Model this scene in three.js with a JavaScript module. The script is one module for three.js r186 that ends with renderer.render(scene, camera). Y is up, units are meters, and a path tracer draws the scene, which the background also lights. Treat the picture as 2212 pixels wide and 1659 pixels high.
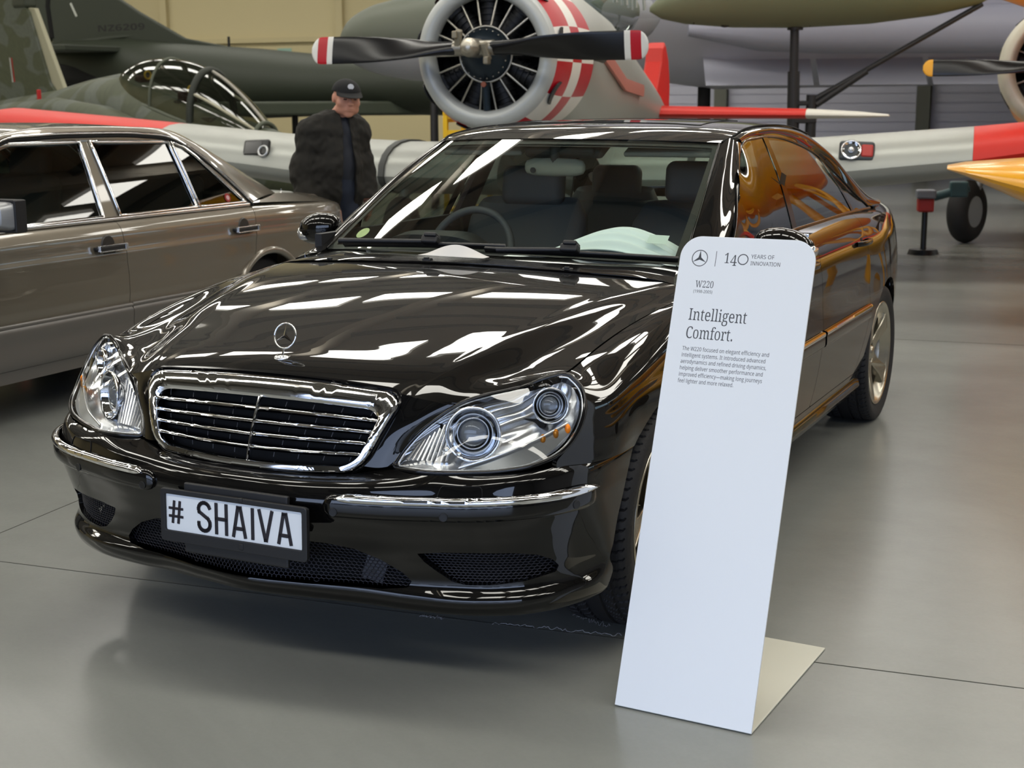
import * as THREE from 'three';
import { mergeGeometries, mergeVertices, toCreasedNormals } from 'three/addons/utils/BufferGeometryUtils.js';
import { RoundedBoxGeometry } from 'three/addons/geometries/RoundedBoxGeometry.js';
import { MarchingCubes } from 'three/addons/objects/MarchingCubes.js';
import { RectAreaLightUniformsLib } from 'three/addons/lights/RectAreaLightUniformsLib.js';
import { createNoise3D, createNoise2D } from 'simplex-noise';

// ---------------------------------------------------------------- camera, sky, lights, exposure
const scene = new THREE.Scene();
const camera = new THREE.PerspectiveCamera(30.46, 2212 / 1659, 0.05, 400);
const EYE = new THREE.Vector3(2.27641, 1.53631, 3.81964);
camera.position.copy(EYE);
camera.up.set(-0.08062456, 0.98076791, -0.17774695);
camera.lookAt(EYE.clone().add(new THREE.Vector3(-0.43054818, -0.19510066, -0.88122869)));
camera.focus = 4.3; camera.userData.fStop = 6.5;
scene.add(camera);

const renderer = new THREE.WebGLRenderer({ antialias: true });
renderer.toneMapping = THREE.LinearToneMapping;
renderer.toneMappingExposure = 0.80;
renderer.shadowMap.enabled = true;
RectAreaLightUniformsLib.init();

function rng(seed) { let a = seed >>> 0; return () => { a = (a + 0x6D2B79F5) | 0; let t = Math.imul(a ^ (a >>> 15), 1 | a); t = (t + Math.imul(t ^ (t >>> 7), 61 | t)) ^ t; return ((t ^ (t >>> 14)) >>> 0) / 4294967296; }; }
const R0 = rng(77), N3 = createNoise3D(rng(5)), N2 = createNoise2D(rng(9));

// overcast sky, seen through the open hangar door and in the paintwork
{
  const w = 256, h = 128, d = new Float32Array(w * h * 4);
  for (let j = 0; j < h; j++) for (let i = 0; i < w; i++) {
    const el = (j + 0.5) / h * 180 - 90, a = i / w * Math.PI * 2;
    const t = Math.max(0, Math.min(1, el / 70));
    const c = 0.5 + 0.5 * N3(Math.cos(a) * 2.2 * (1 - t), Math.sin(a) * 2.2 * (1 - t), el * 0.045), k = 0.86 + 0.2 * c;
    const b = el < 0 ? [0.5, 0.5, 0.5] : [2.9 - 0.7 * t, 3.5 - 0.5 * t, 4.8 + 0.1 * t];
    const o = (j * w + i) * 4; d[o] = b[0] * k; d[o + 1] = b[1] * k; d[o + 2] = b[2] * k; d[o + 3] = 1;
  }
  const sky = new THREE.DataTexture(d, w, h, THREE.RGBAFormat, THREE.FloatType);
  sky.mapping = THREE.EquirectangularReflectionMapping; sky.magFilter = THREE.LinearFilter; sky.minFilter = THREE.LinearFilter; sky.needsUpdate = true;
  scene.background = sky; 
}
// the hangar's axes: X runs along its back wall, Z towards its open door
const BX = new THREE.Vector3(0.9939, 0, -0.1105), BZ = new THREE.Vector3(0.1105, 0, 0.9939), BTURN = 0.1107;
const hall = (x, y, z) => new THREE.Vector3(x * BX.x + z * BZ.x, y, x * BX.z + z * BZ.z);
const HALL = { x0: -30, x1: 18, z0: -29, z1: 13, h: 8.2 };
// rooflights: translucent sheets in rows across the roof, each a glowing pane and a light under it
const ROOFLIGHTS = [];
const LIGHT_ROWS = [-23, -15.6, -8.2, -0.8, 6.6];
for (const z of LIGHT_ROWS) for (let k = 0; k < 18; k++) ROOFLIGHTS.push([-27.0 + k * 2.45, z]);
const ROOFLIGHT_SIZE = [1.85, 1.15], ROOFLIGHT_RADIANCE = 14;
for (const [x, z] of ROOFLIGHTS) {
  const l = new THREE.RectAreaLight(new THREE.Color(1.0, 0.972, 0.89), ROOFLIGHT_RADIANCE, ROOFLIGHT_SIZE[0], ROOFLIGHT_SIZE[1]);
  l.name = 'rooflight_glow'; l.position.copy(hall(x, HALL.h - 0.13, z)); l.rotation.set(-Math.PI / 2, 0, BTURN, 'YXZ'); l.rotation.order = 'YXZ'; l.rotation.set(-Math.PI / 2, BTURN, 0, 'YXZ');
  scene.add(l);
}

// ---------------------------------------------------------------- naming
const taken = {};
function numbered(n) { const k = taken[n] = (taken[n] ?? -1) + 1; return k ? `${n}_${String(k).padStart(3, '0')}` : n; }
function tag(o, label, category, group, kind) { if (label) o.userData.label = label; if (category) o.userData.category = category; if (group) o.userData.group = group; if (kind) o.userData.kind = kind; return o; }
function thing(name, label, category, [x, y, z] = [0, 0, 0], turn = 0, group) { const o = new THREE.Group(); o.name = numbered(name); o.position.set(x, y, z); o.rotation.y = turn; scene.add(o); return tag(o, label, category, group); }
function obj(name, geo, mat, parent = scene) { const m = new THREE.Mesh(Array.isArray(geo) ? join(geo) : geo, mat); m.name = numbered(name); m.castShadow = m.receiveShadow = true; parent.add(m); return m; }
function struct(name, geo, mat, parent) { const m = obj(name, geo, mat, parent); if (!parent) m.userData.kind = 'structure'; return m; }
function grp(name, parent) { const o = new THREE.Group(); o.name = numbered(name); parent.add(o); return o; }

// ---------------------------------------------------------------- geometry helpers
const PI = Math.PI, V = (x, y, z) => new THREE.Vector3(x, y, z);
const lerp = (a, b, t) => a + (b - a) * t, clamp = (x, a, b) => Math.max(a, Math.min(b, x)), sstep = (a, b, x) => { const t = clamp((x - a) / (b - a), 0, 1); return t * t * (3 - 2 * t); };
function clean(g) { if (g.index) g = g.toNonIndexed(); for (const k of Object.keys(g.attributes)) if (!['position', 'normal', 'uv'].includes(k)) g.deleteAttribute(k); if (!g.attributes.uv) g.setAttribute('uv', new THREE.BufferAttribute(new Float32Array(g.attributes.position.count * 2), 2)); if (!g.attributes.normal) g.computeVertexNormals(); return g; }
function join(list) { return list.length === 1 ? list[0] : mergeGeometries(list.map(clean)); }
function smooth(g, deg = 40) { g = g.clone(); g.deleteAttribute('normal'); g.deleteAttribute('uv'); return toCreasedNormals(mergeVertices(g, 1e-5), deg * PI / 180); }
function at(g, x = 0, y = 0, z = 0, rx = 0, ry = 0, rz = 0, order = 'XYZ') { g.applyMatrix4(new THREE.Matrix4().compose(V(x, y, z), new THREE.Quaternion().setFromEuler(new THREE.Euler(rx, ry, rz, order)), V(1, 1, 1))); return g; }
function box(w, h, d, x = 0, y = 0, z = 0, rx = 0, ry = 0, rz = 0) { return at(new THREE.BoxGeometry(w, h, d), x, y, z, rx, ry, rz); }
function rbox(w, h, d, r, x = 0, y = 0, z = 0, rx = 0, ry = 0, rz = 0, s = 3) { return at(new RoundedBoxGeometry(w, h, d, s, Math.min(r, w / 2.01, h / 2.01, d / 2.01)), x, y, z, rx, ry, rz); }
function cyl(r0, r1, h, n = 24, x = 0, y = 0, z = 0, rx = 0, ry = 0, rz = 0) { return at(new THREE.CylinderGeometry(r0, r1, h, n), x, y, z, rx, ry, rz); }
function ball(r, x = 0, y = 0, z = 0, sx = 1, sy = 1, sz = 1, n = 20) { const g = new THREE.SphereGeometry(r, n, Math.round(n * 0.7)); g.scale(sx, sy, sz); return at(g, x, y, z); }
function bar(a, b, r, r2 = r, n = 10) { a = V(...a); b = V(...b); const d = b.clone().sub(a), g = new THREE.CylinderGeometry(r2, r, d.length(), n); g.applyQuaternion(new THREE.Quaternion().setFromUnitVectors(V(0, 1, 0), d.normalize())); const m = a.add(b).multiplyScalar(0.5); g.translate(m.x, m.y, m.z); return g; }
function tube(pts, r, n = 48, rs = 8, closed = false) { return new THREE.TubeGeometry(new THREE.CatmullRomCurve3(pts.map(p => V(...p)), closed, 'centripetal'), n, r, rs, closed); }
function lathe(pts, n = 48) { return new THREE.LatheGeometry(pts.map(p => new THREE.Vector2(...p)), n); }
function ext(shape, depth, bevel = 0, seg = 2, curve = 12) { return new THREE.ExtrudeGeometry(shape, { depth, bevelEnabled: bevel > 0, bevelSize: bevel, bevelThickness: bevel, bevelSegments: seg, curveSegments: curve }); }
function poly(pts) { const s = new THREE.Shape(); pts.forEach((p, i) => i ? s.lineTo(p[0], p[1]) : s.moveTo(p[0], p[1])); s.closePath(); return s; }
function mirrorX(g) { g = g.clone(); const p = g.attributes.position, n = g.attributes.normal; for (let i = 0; i < p.count; i++) { p.setX(i, -p.getX(i)); if (n) n.setX(i, -n.getX(i)); } if (g.index) { const a = g.index.array; for (let i = 0; i < a.length; i += 3) { const t = a[i]; a[i] = a[i + 1]; a[i + 1] = t; } } else for (const k of Object.keys(g.attributes)) { const t = g.attributes[k], s = t.itemSize, a = t.array; for (let i = 0; i < t.count; i += 3) for (let c = 0; c < s; c++) { const u = a[i * s + c]; a[i * s + c] = a[(i + 1) * s + c]; a[(i + 1) * s + c] = u; } } return g; }

// cubic through points at uneven knots
function knots(list) { const n = list[0].length, t = [0]; for (let i = 1; i < n; i++) { let s = 0; for (const r of list) s += Math.hypot(r[i][0] - r[i - 1][0], r[i][1] - r[i - 1][1], r[i][2] - r[i - 1][2]); t.push(t[i - 1] + Math.max(1e-4, s / list.length)); } return t.map(x => x / t[n - 1]); }
function slopes(P, t) {
  const n = P.length, m = [], dl = (i, k) => (P[i + 1][k] - P[i][k]) / (t[i + 1] - t[i]);
  for (let i = 0; i < n; i++) { const o = []; for (let k = 0; k < 3; k++) {
    if (n === 2) o.push(dl(0, k));
    else if (i > 0 && i < n - 1) { const a = t[i] - t[i - 1], b = t[i + 1] - t[i]; o.push((dl(i - 1, k) * b + dl(i, k) * a) / (a + b)); }
    else o.push(0); }
    m.push(o); }
  if (n > 2) for (let k = 0; k < 3; k++) { m[0][k] = 1.5 * dl(0, k) - 0.5 * m[1][k]; m[n - 1][k] = 1.5 * dl(n - 2, k) - 0.5 * m[n - 2][k]; }
  return m;
}
function evalCubic(P, t, m, x) {
  let i = 0; while (i < t.length - 2 && x > t[i + 1]) i++;
  const h = t[i + 1] - t[i], s = (x - t[i]) / h, s2 = s * s, s3 = s2 * s, o = [];
  for (let k = 0; k < 3; k++) o.push((2 * s3 - 3 * s2 + 1) * P[i][k] + (s3 - 2 * s2 + s) * h * m[i][k] + (3 * s2 - 2 * s3) * P[i + 1][k] + (s3 - s2) * h * m[i + 1][k]);
  return o;
}
function curve(pts, n) { const t = knots([pts]), m = slopes(pts, t), o = []; for (let i = 0; i <= n; i++) o.push(evalCubic(pts, t, m, i / n)); return o; }
// a smooth surface through a net of points: S(u, v), u along the rows, v across them
function net(rows) {
  const tu = knots(rows), cols = rows[0].map((_, c) => rows.map(r => r[c])), tv = knots(cols), mu = rows.map(r => slopes(r, tu));
  const n = rows.length;
  return (u, v) => { let j = 0; while (j < n - 2 && v > tv[j + 1]) j++; const a = Math.max(0, j - 2), b = Math.min(n, j + 4), P = [], t = tv.slice(a, b); for (let i = a; i < b; i++) P.push(evalCubic(rows[i], tu, mu[i], u)); return evalCubic(P, t, slopes(P, t), v); };
}
// more rows between those given, on curves with steady curvature (a cubic spline down every column)
function denseRows(rows, k) {
  const n = rows.length, cols = rows[0].length, t = knots(rows[0].map((_, c) => rows.map(r => r[c]))), out = Array.from({ length: k + 1 }, () => []);
  for (let c = 0; c < cols; c++) {
    const M2 = [0, 1, 2].map(q => { const y = rows.map(r => r[c][q]), A = [], B = [], C2 = [], D = []; for (let i = 1; i < n - 1; i++) { const h0 = t[i] - t[i - 1], h1 = t[i + 1] - t[i]; A.push(h0); B.push(2 * (h0 + h1)); C2.push(h1); D.push(6 * ((y[i + 1] - y[i]) / h1 - (y[i] - y[i - 1]) / h0)); } for (let i = 1; i < n - 2; i++) { const w = A[i] / B[i - 1]; B[i] -= w * C2[i - 1]; D[i] -= w * D[i - 1]; } const m = new Array(n).fill(0); for (let i = n - 3; i >= 0; i--) m[i + 1] = (D[i] - (i < n - 3 ? C2[i] * m[i + 2] : 0)) / B[i]; return m; });
    for (let j = 0; j <= k; j++) { const x = j / k; let i = 0; while (i < n - 2 && x > t[i + 1]) i++; const h = t[i + 1] - t[i], a = (t[i + 1] - x) / h, b = (x - t[i]) / h; out[j].push([0, 1, 2].map(q => a * rows[i][c][q] + b * rows[i + 1][c][q] + ((a ** 3 - a) * M2[q][i] + (b ** 3 - b) * M2[q][i + 1]) * h * h / 6)); }
  }
  return out;
}
const fullRow = r => [...r.slice(1).reverse().map(p => [-p[0], p[1], p[2]]), ...r];
// mesh of a surface over a window of (u, v); clip(p, u, v) > 0 is kept; rim = depth of an inward flange round all edges
function sheet(S, nu, nv, { u0 = 0, u1 = 1, v0 = 0, v1 = 1, clip = null, rim = 0, away = [0, 0.6, -1.6], warpU = null, warpV = null, lift = 0, flip = false, thick = 0 } = {}) {
  const tables = [[], []], pu = i => { const t = i / nu; return lerp(u0, u1, warpU ? warpU(t) : t); }, pv = j => { const t = j / nv; return lerp(v0, v1, warpV ? warpV(t) : t); };
  let vs = [], e = 1e-3, sum = 0;
  for (let j = 0; j <= nv; j++) for (let i = 0; i <= nu; i++) {
    const u = pu(i), v = pv(j), p = S(u, v);
    const a = S(Math.min(1, u + e), v), b = S(Math.max(0, u - e), v), c = S(u, Math.min(1, v + e)), d = S(u, Math.max(0, v - e));
    let n = V(a[0] - b[0], a[1] - b[1], a[2] - b[2]).cross(V(c[0] - d[0], c[1] - d[1], c[2] - d[2])); const L = n.length(); n = L > 1e-12 ? n.divideScalar(L) : V(0, 0, 0);
    vs.push({ p, n: [n.x, n.y, n.z], uv: [u, v], f: clip ? clip(p, u, v) : 1 });
    sum += n.x * (p[0] - away[0]) + n.y * (p[1] - away[1]) + n.z * (p[2] - away[2]);
  }
  if ((sum < 0) !== flip) for (const q of vs) q.n = q.n.map(x => -x);
  const neg = (sum < 0) !== flip;
  if (lift) for (const q of vs) q.p = q.p.map((x, k) => x + q.n[k] * lift);
  let tris = [];
  for (let j = 0; j < nv; j++) for (let i = 0; i < nu; i++) { const a = j * (nu + 1) + i, b = a + 1, c = a + nu + 1, d = c + 1; tris.push(neg ? [a, c, b] : [a, b, c], neg ? [b, c, d] : [b, d, c]); }
  if (clip) {
    const cut = new Map(), mid = (a, b) => { const k = a < b ? a * 1e6 + b : b * 1e6 + a; if (!cut.has(k)) { const A = vs[a], B = vs[b], t = A.f / (A.f - B.f), L = (x, y) => x.map((q, i) => lerp(q, y[i], t)); cut.set(k, vs.length); vs.push({ p: L(A.p, B.p), n: L(A.n, B.n), uv: L(A.uv, B.uv), f: 0 }); } return cut.get(k); };
    const out = [];
    for (const t of tris) { const k = t.filter(i => vs[i].f > 0).length; if (k === 3) out.push(t); else if (k) { const q = []; for (let s = 0; s < 3; s++) { const a = t[s], b = t[(s + 1) % 3], A = vs[a].f > 0, B = vs[b].f > 0; if (A) q.push(a); if (A !== B) q.push(mid(a, b)); } for (let s = 1; s < q.length - 1; s++) out.push([q[0], q[s], q[s + 1]]); } }
    tris = out;
  }
  if (rim || thick) {
    const seen = new Map(); for (const t of tris) for (let s = 0; s < 3; s++) { const a = t[s], b = t[(s + 1) % 3], k = Math.min(a, b) * 1e6 + Math.max(a, b); seen.set(k, seen.has(k) ? null : [a, b]); }
    const top = new Map(), low = new Map(), dup = (i, d, M) => { if (!M.has(i)) { const q = vs[i]; M.set(i, vs.length); vs.push({ p: q.p.map((x, k) => x - q.n[k] * d), n: [0, 0, 0], uv: q.uv, f: 1 }); } return M.get(i); };
    const base = tris.slice(), D = rim || thick;
    for (const ab of seen.values()) if (ab) { const [a, b] = ab, A = dup(a, 0, top), B = dup(b, 0, top), C = dup(a, D, low), E = dup(b, D, low); tris.push([B, A, C], [B, C, E]); const pa = vs[a].p, pb = vs[b].p, e1 = V(pb[0] - pa[0], pb[1] - pa[1], pb[2] - pa[2]), n = e1.cross(V(...vs[a].n)); if (n.length() > 1e-12) { n.normalize(); for (const k of [A, B, C, E]) { vs[k].n[0] += n.x; vs[k].n[1] += n.y; vs[k].n[2] += n.z; } } }
    if (thick) { const back = new Map(), bk = i => { if (!back.has(i)) { const q = vs[i]; back.set(i, vs.length); vs.push({ p: q.p.map((x, k) => x - q.n[k] * D), n: q.n.map(x => -x), uv: q.uv, f: 1 }); } return back.get(i); }; for (const t of base) tris.push([bk(t[0]), bk(t[2]), bk(t[1])]); }
  }
  const g = new THREE.BufferGeometry(), used = new Map(), P = [], N = [], U = [], I = [];
  for (const t of tris) for (const i of t) { if (!used.has(i)) { used.set(i, P.length / 3); const q = vs[i], L = Math.hypot(...q.n) || 1; P.push(...q.p); N.push(q.n[0] / L, q.n[1] / L, q.n[2] / L); U.push(...q.uv); } I.push(used.get(i)); }
  g.setAttribute('position', new THREE.Float32BufferAttribute(P, 3)); g.setAttribute('normal', new THREE.Float32BufferAttribute(N, 3)); g.setAttribute('uv', new THREE.Float32BufferAttribute(U, 2)); g.setIndex(I);
  return g;
}
function sdPoly(pts, x, y) { let d = 1e9, s = -1; for (let i = 0, j = pts.length - 1; i < pts.length; j = i++) { const [xi, yi] = pts[i], [xj, yj] = pts[j], ex = xj - xi, ey = yj - yi, wx = x - xi, wy = y - yi, t = clamp((wx * ex + wy * ey) / (ex * ex + ey * ey), 0, 1), q = (wx - ex * t) ** 2 + (wy - ey * t) ** 2; if (q < d) d = q; if ((yi > y) !== (yj > y) && x < (xj - xi) * (y - yi) / (yj - yi) + xi) s = -s; } return s * Math.sqrt(d); }   // > 0 inside
// a profile (pairs across, up) swept along points with given up vectors
function sweep(path, prof, ups, closedProf = true, caps = true) {
  const n = path.length, m = prof.length, P = [], I = [];
  for (let i = 0; i < n; i++) { const p = V(...path[i]), t = V(...path[Math.min(n - 1, i + 1)]).sub(V(...path[Math.max(0, i - 1)])).normalize(), up0 = V(...(typeof ups === 'function' ? ups(i / (n - 1), path[i]) : ups)), s = t.clone().cross(up0).normalize(), up = s.clone().cross(t).normalize(); for (const q of prof) { const [a, b] = typeof q === 'function' ? q(i / (n - 1)) : q; P.push(p.x + s.x * a + up.x * b, p.y + s.y * a + up.y * b, p.z + s.z * a + up.z * b); } }
  const M = closedProf ? m : m - 1;
  for (let i = 0; i < n - 1; i++) for (let k = 0; k < M; k++) { const a = i * m + k, b = i * m + (k + 1) % m, c = a + m, d = b + m; I.push(a, c, b, b, c, d); }
  if (caps && closedProf) for (const [r, f] of [[0, 0], [n - 1, 1]]) for (let k = 1; k < m - 1; k++) I.push(r * m, r * m + (f ? k + 1 : k), r * m + (f ? k : k + 1));
  const g = new THREE.BufferGeometry(); g.setAttribute('position', new THREE.Float32BufferAttribute(P, 3)); g.setIndex(I); g.computeVertexNormals(); return g;
}
// loft of closed sections given as arrays of equal length
function loft(secs, { caps = true, crease = 50 } = {}) {
  const m = secs[0].length, P = secs.flat(2), I = [];
  for (let i = 0; i < secs.length - 1; i++) for (let k = 0; k < m; k++) { const a = i * m + k, b = i * m + (k + 1) % m, c = a + m, d = b + m; I.push(a, b, c, b, d, c); }
  if (caps) for (const [r, f] of [[0, 1], [secs.length - 1, 0]]) for (let k = 1; k < m - 1; k++) I.push(r * m, r * m + (f ? k + 1 : k), r * m + (f ? k : k + 1));
  const g = new THREE.BufferGeometry(); g.setAttribute('position', new THREE.Float32BufferAttribute(P, 3)); g.setIndex(I); return toCreasedNormals(g, crease * PI / 180);
}
function oval(cx, cy, cz, rx, ry, n = 24, e = 2, ax = [1, 0, 0], ay = [0, 1, 0]) { const o = []; for (let k = 0; k < n; k++) { const a = k / n * 2 * PI, c = Math.cos(a), s = Math.sin(a), x = Math.sign(c) * Math.abs(c) ** (2 / e) * rx, y = Math.sign(s) * Math.abs(s) ** (2 / e) * ry; o.push([cx + ax[0] * x + ay[0] * y, cy + ax[1] * x + ay[1] * y, cz + ax[2] * x + ay[2] * y]); } return o; }

// ---------------------------------------------------------------- textures and materials
function canvasTex(w, h, draw, srgb = true) { const c = document.createElement('canvas'); c.width = w; c.height = h; draw(c.getContext('2d'), w, h); const t = new THREE.CanvasTexture(c); if (srgb) t.colorSpace = THREE.SRGBColorSpace; t.anisotropy = 8; return t; }
function dataTex(n, f, srgb = false, rep = true) { const d = new Uint8Array(n * n * 4); for (let j = 0; j < n; j++) for (let i = 0; i < n; i++) { const c = f(i / n, j / n), o = (j * n + i) * 4; for (let k = 0; k < 3; k++) d[o + k] = clamp(Math.round((Array.isArray(c) ? c[k] : c) * 255), 0, 255); d[o + 3] = 255; } const t = new THREE.DataTexture(d, n, n); t.magFilter = THREE.LinearFilter; t.minFilter = THREE.LinearFilter; if (rep) t.wrapS = t.wrapT = THREE.RepeatWrapping; if (srgb) t.colorSpace = THREE.SRGBColorSpace; t.needsUpdate = true; return t; }
function tileNoise(u, v, s, seed = 0) { const a = u * 2 * PI, b = v * 2 * PI, r = s / (2 * PI); return 0.5 + 0.5 * N3(Math.cos(a) * r + seed, Math.sin(a) * r + Math.cos(b) * r * 1.3 - seed, Math.sin(b) * r * 1.3 + seed * 0.7); }
const C = hex => new THREE.Color(hex);
const std = (hex, roughness = 0.6, metalness = 0, more = {}) => new THREE.MeshStandardMaterial({ color: hex, roughness, metalness, ...more });
const phys = (hex, roughness, more = {}) => new THREE.MeshPhysicalMaterial({ color: hex, roughness, ...more });
const M = {
  black: phys(new THREE.Color(0.0022, 0.0021, 0.0021), 0.4, { clearcoat: 1, clearcoatRoughness: 0.012, specularIntensity: 0.05 }),
  chrome: std(0xdfe0e2, 0.07, 1), satin: std(0xb9bbbd, 0.28, 1), darkChrome: std(0x55575a, 0.15, 1),
  trim: std(0x0b0b0c, 0.45), rubber: std(0x101012, 0.75), gap: std(0x020202, 0.9), blackPlastic: std(0x141416, 0.5), gloss: phys(0x08080a, 0.12),
  glass: new THREE.MeshPhysicalMaterial({ color: 0xe6efe8, roughness: 0, metalness: 0, transmission: 1, thickness: 0, ior: 1.52 }),
  tint: new THREE.MeshPhysicalMaterial({ color: 0xc3cfc8, roughness: 0, metalness: 0, transmission: 1, thickness: 0, ior: 1.52 }),
  darkTint: new THREE.MeshPhysicalMaterial({ color: 0x2a2f31, roughness: 0, metalness: 0, transmission: 1, thickness: 0, ior: 1.6 }),
  lens: new THREE.MeshPhysicalMaterial({ color: 0xf6f7f8, roughness: 0, metalness: 0, transmission: 1, thickness: 0, ior: 1.5 }),
  leather: std(0x4a4a4e, 0.6), grey: std(0x6d6c68, 0.7), headliner: std(0xb5b1a2, 0.9), dash: std(0x17171a, 0.55),
};

// ================================================================ the hangar
M.floor = (() => {
  const col = dataTex(1024, (u, v) => { const q = (R0() - .5) * .016, a = tileNoise(u, v, 9, 1), b = tileNoise(u, v, 40, 4), c = tileNoise(u, v, 160, 8), k = .96 + .05 * a + .02 * (b - .5) + .012 * (c - .5) + q; return [.500 * k, .507 * k, .488 * k]; }, true);
  col.repeat.set(1 / 6, 1 / 6);
  return new THREE.MeshPhysicalMaterial({ map: col, roughness: .25, specularIntensity: .85 });
})();
function slabGeo(x0, x1, z0, z1, y0, y1) { const g = new THREE.BoxGeometry(x1 - x0, y1 - y0, z1 - z0); const p = g.attributes.position, n = g.attributes.normal, uv = g.attributes.uv; for (let i = 0; i < p.count; i++) { const x = p.getX(i) + (x0 + x1) / 2, y = p.getY(i) + (y0 + y1) / 2, z = p.getZ(i) + (z0 + z1) / 2; if (Math.abs(n.getY(i)) > .5) uv.setXY(i, x, z); else if (Math.abs(n.getX(i)) > .5) uv.setXY(i, z, y); else uv.setXY(i, x, y); const q = hall(x, y, z); p.setXYZ(i, q.x, q.y, q.z); const m = hall(n.getX(i), n.getY(i), n.getZ(i)); n.setXYZ(i, m.x, m.y, m.z); } return g; }
{
  const { x0, x1, z0, z1, h } = HALL;
  struct('floor', slabGeo(x0 - .3, x1 + .3, z0 - .3, z1 + .0, -.3, 0), M.floor);
  struct('ground', slabGeo(-140, 140, z1 - .01, 130, -.34, -.02), std(0x3b3c3b, .9));
  { const g = []; for (let k = 0; k < 16; k++) { const a = lerp(-1.1, 1.0, k / 15) + (R0() - .5) * .08, d = 70 + R0() * 25, c = hall(Math.sin(a) * d, 0, 13 + Math.cos(a) * d), r = 2.2 + R0() * 2.2; for (let q = 0; q < 5; q++) g.push(ball(r * (.5 + R0() * .5), c.x + (R0() - .5) * 5, r * (.5 + R0() * .6), c.z + (R0() - .5) * 3, 1.4, .9, 1, 10)); g.push(bar([c.x, -.1, c.z], [c.x, r, c.z], .3)); } tag(obj('treeline', g, std(0x20271a, .9)), 'dark line of distant trees across the airfield, mirrored in the bumper', null, null, 'stuff'); }
  // floor joints and hairline cracks
  const joint = (a, b, w, name, wob = .004, mat = M.gap) => { const A = V(a[0], 0, a[1]), B = V(b[0], 0, b[1]), n = 60, P = []; for (let i = 0; i <= n; i++) { const p = A.clone().lerp(B, i / n), t = N2(i * .9, a[0] * 3 + a[1]) * wob + N2(i * .23, a[1]) * wob; P.push([p.x + t * .3, .0006, p.z + t]); } return struct(name, sweep(P, [[-w, -.001], [w, -.001], [w, .0003], [-w, .0003]], [0, 1, 0]), mat); };
  M.joint = std(0x34342f, .9); M.crackPale = std(0xb5b7bb, .7);
  joint([-12, 1.61], [16, -1.51], .0018, 'floor_joint', .006, M.joint);
  joint([-1.66, -.42], [-1.28, 3.2], .0018, 'floor_joint', .003, M.joint); 
  joint([-14, -3.9], [16, -7.25], .0018, 'floor_joint', .003, M.joint);
  joint([.45, .22], [.84, .155], .0014, 'floor_crack', .012, M.crackPale); joint([.90, .14], [1.10, .125], .0010, 'floor_crack', .006, M.crackPale); joint([.64, .05], [.78, .10], .0012, 'floor_crack', .02, M.crackPale); joint([.22, .26], [.30, .255], .0014, 'floor_crack', .01, M.crackPale); joint([.48, .0], [.86, -.03], .0008, 'floor_crack', .01, M.crackPale);
  // walls
  M.wall = (() => { const t = dataTex(256, (u, v) => { const k = .96 + .07 * (tileNoise(u, v, 8, 2) - .5); return [.78 * k, .72 * k, .55 * k]; }, true); t.repeat.set(.2, .2); return new THREE.MeshStandardMaterial({ map: t, roughness: .85 }); })();
  const wb = struct('wall_back', slabGeo(x0, x1, z0 - .3, z0, 0, h), M.wall); struct('wall_left', slabGeo(x0 - .3, x0, z0, z1, 0, h), M.wall);
  const wr = std(0x8f8f92, .85); struct('wall_right', [slabGeo(x1, x1 + .3, z0, z1, 0, 4.7), slabGeo(x1, x1 + .3, z0, z1, 6.1, h), slabGeo(x1, x1 + .3, z0, -27, 4.7, 6.1), slabGeo(x1, x1 + .3, -7, z1, 4.7, 6.1)], wr);
  for (let k = 0; k < 5; k++) struct('added_window_' + (k + 1), [slabGeo(x1 + .12, x1 + .13, -27 + k * 4, -23.1 + k * 4, 4.7, 6.1)], M.glass); for (let k = 1; k < 5; k++) struct('window_post', slabGeo(x1, x1 + .3, -27 + k * 4 - .1, -27 + k * 4, 4.7, 6.1), wr);  // unseen high window band, added for bluish reflections in the taupe saloon glass
  struct('wall_front', [slabGeo(x0, -9, z1, z1 + .3, 0, h), slabGeo(11, x1, z1, z1 + .3, 0, h), slabGeo(-9, 11, z1, z1 + .3, 5.6, h)], std(0x5c5b57, .85));
  // cladding sheets, girts and posts on the cream part of the back wall
  const W = std(0xc4b891, .85), W2 = std(0xbdb18b, .85);
  for (let i = 0; i < 4; i++) for (let j = 0; j < 3; j++) obj('wall_panel', slabGeo(x0 + .3 + i * 5.1, x0 + .3 + i * 5.1 + 5.0, z0 + .005, z0 + .06, .1 + j * 3.12, Math.min(h - .05, .1 + j * 3.12 + 3.05)), (i + j) % 2 ? W : W2, wb);
  for (let i = 0; i < 5; i++) obj('wall_post', slabGeo(x0 + .12 + i * 5.1, x0 + .32 + i * 5.1, z0 + .06, z0 + .2, 0, h), W2, wb);
  for (const y of [3.12, 6.24]) obj('wall_rail', slabGeo(x0, -9.3, z0 + .06, z0 + .16, y - .02, y + .10), W2, wb);
  obj('wall_notice', slabGeo(-18.6, -17.9, z0 + .165, z0 + .175, 4.4, 5.5), std(0xdfe4ea, .7), wb); obj('wall_notice', slabGeo(-16.3, -15.9, z0 + .065, z0 + .075, 2.55, 2.95), std(0x8fb0a4, .7), wb); obj('wall_notice', slabGeo(-15.4, -15.15, z0 + .065, z0 + .075, 2.1, 2.8), std(0xcdd3da, .7), wb);
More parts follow.
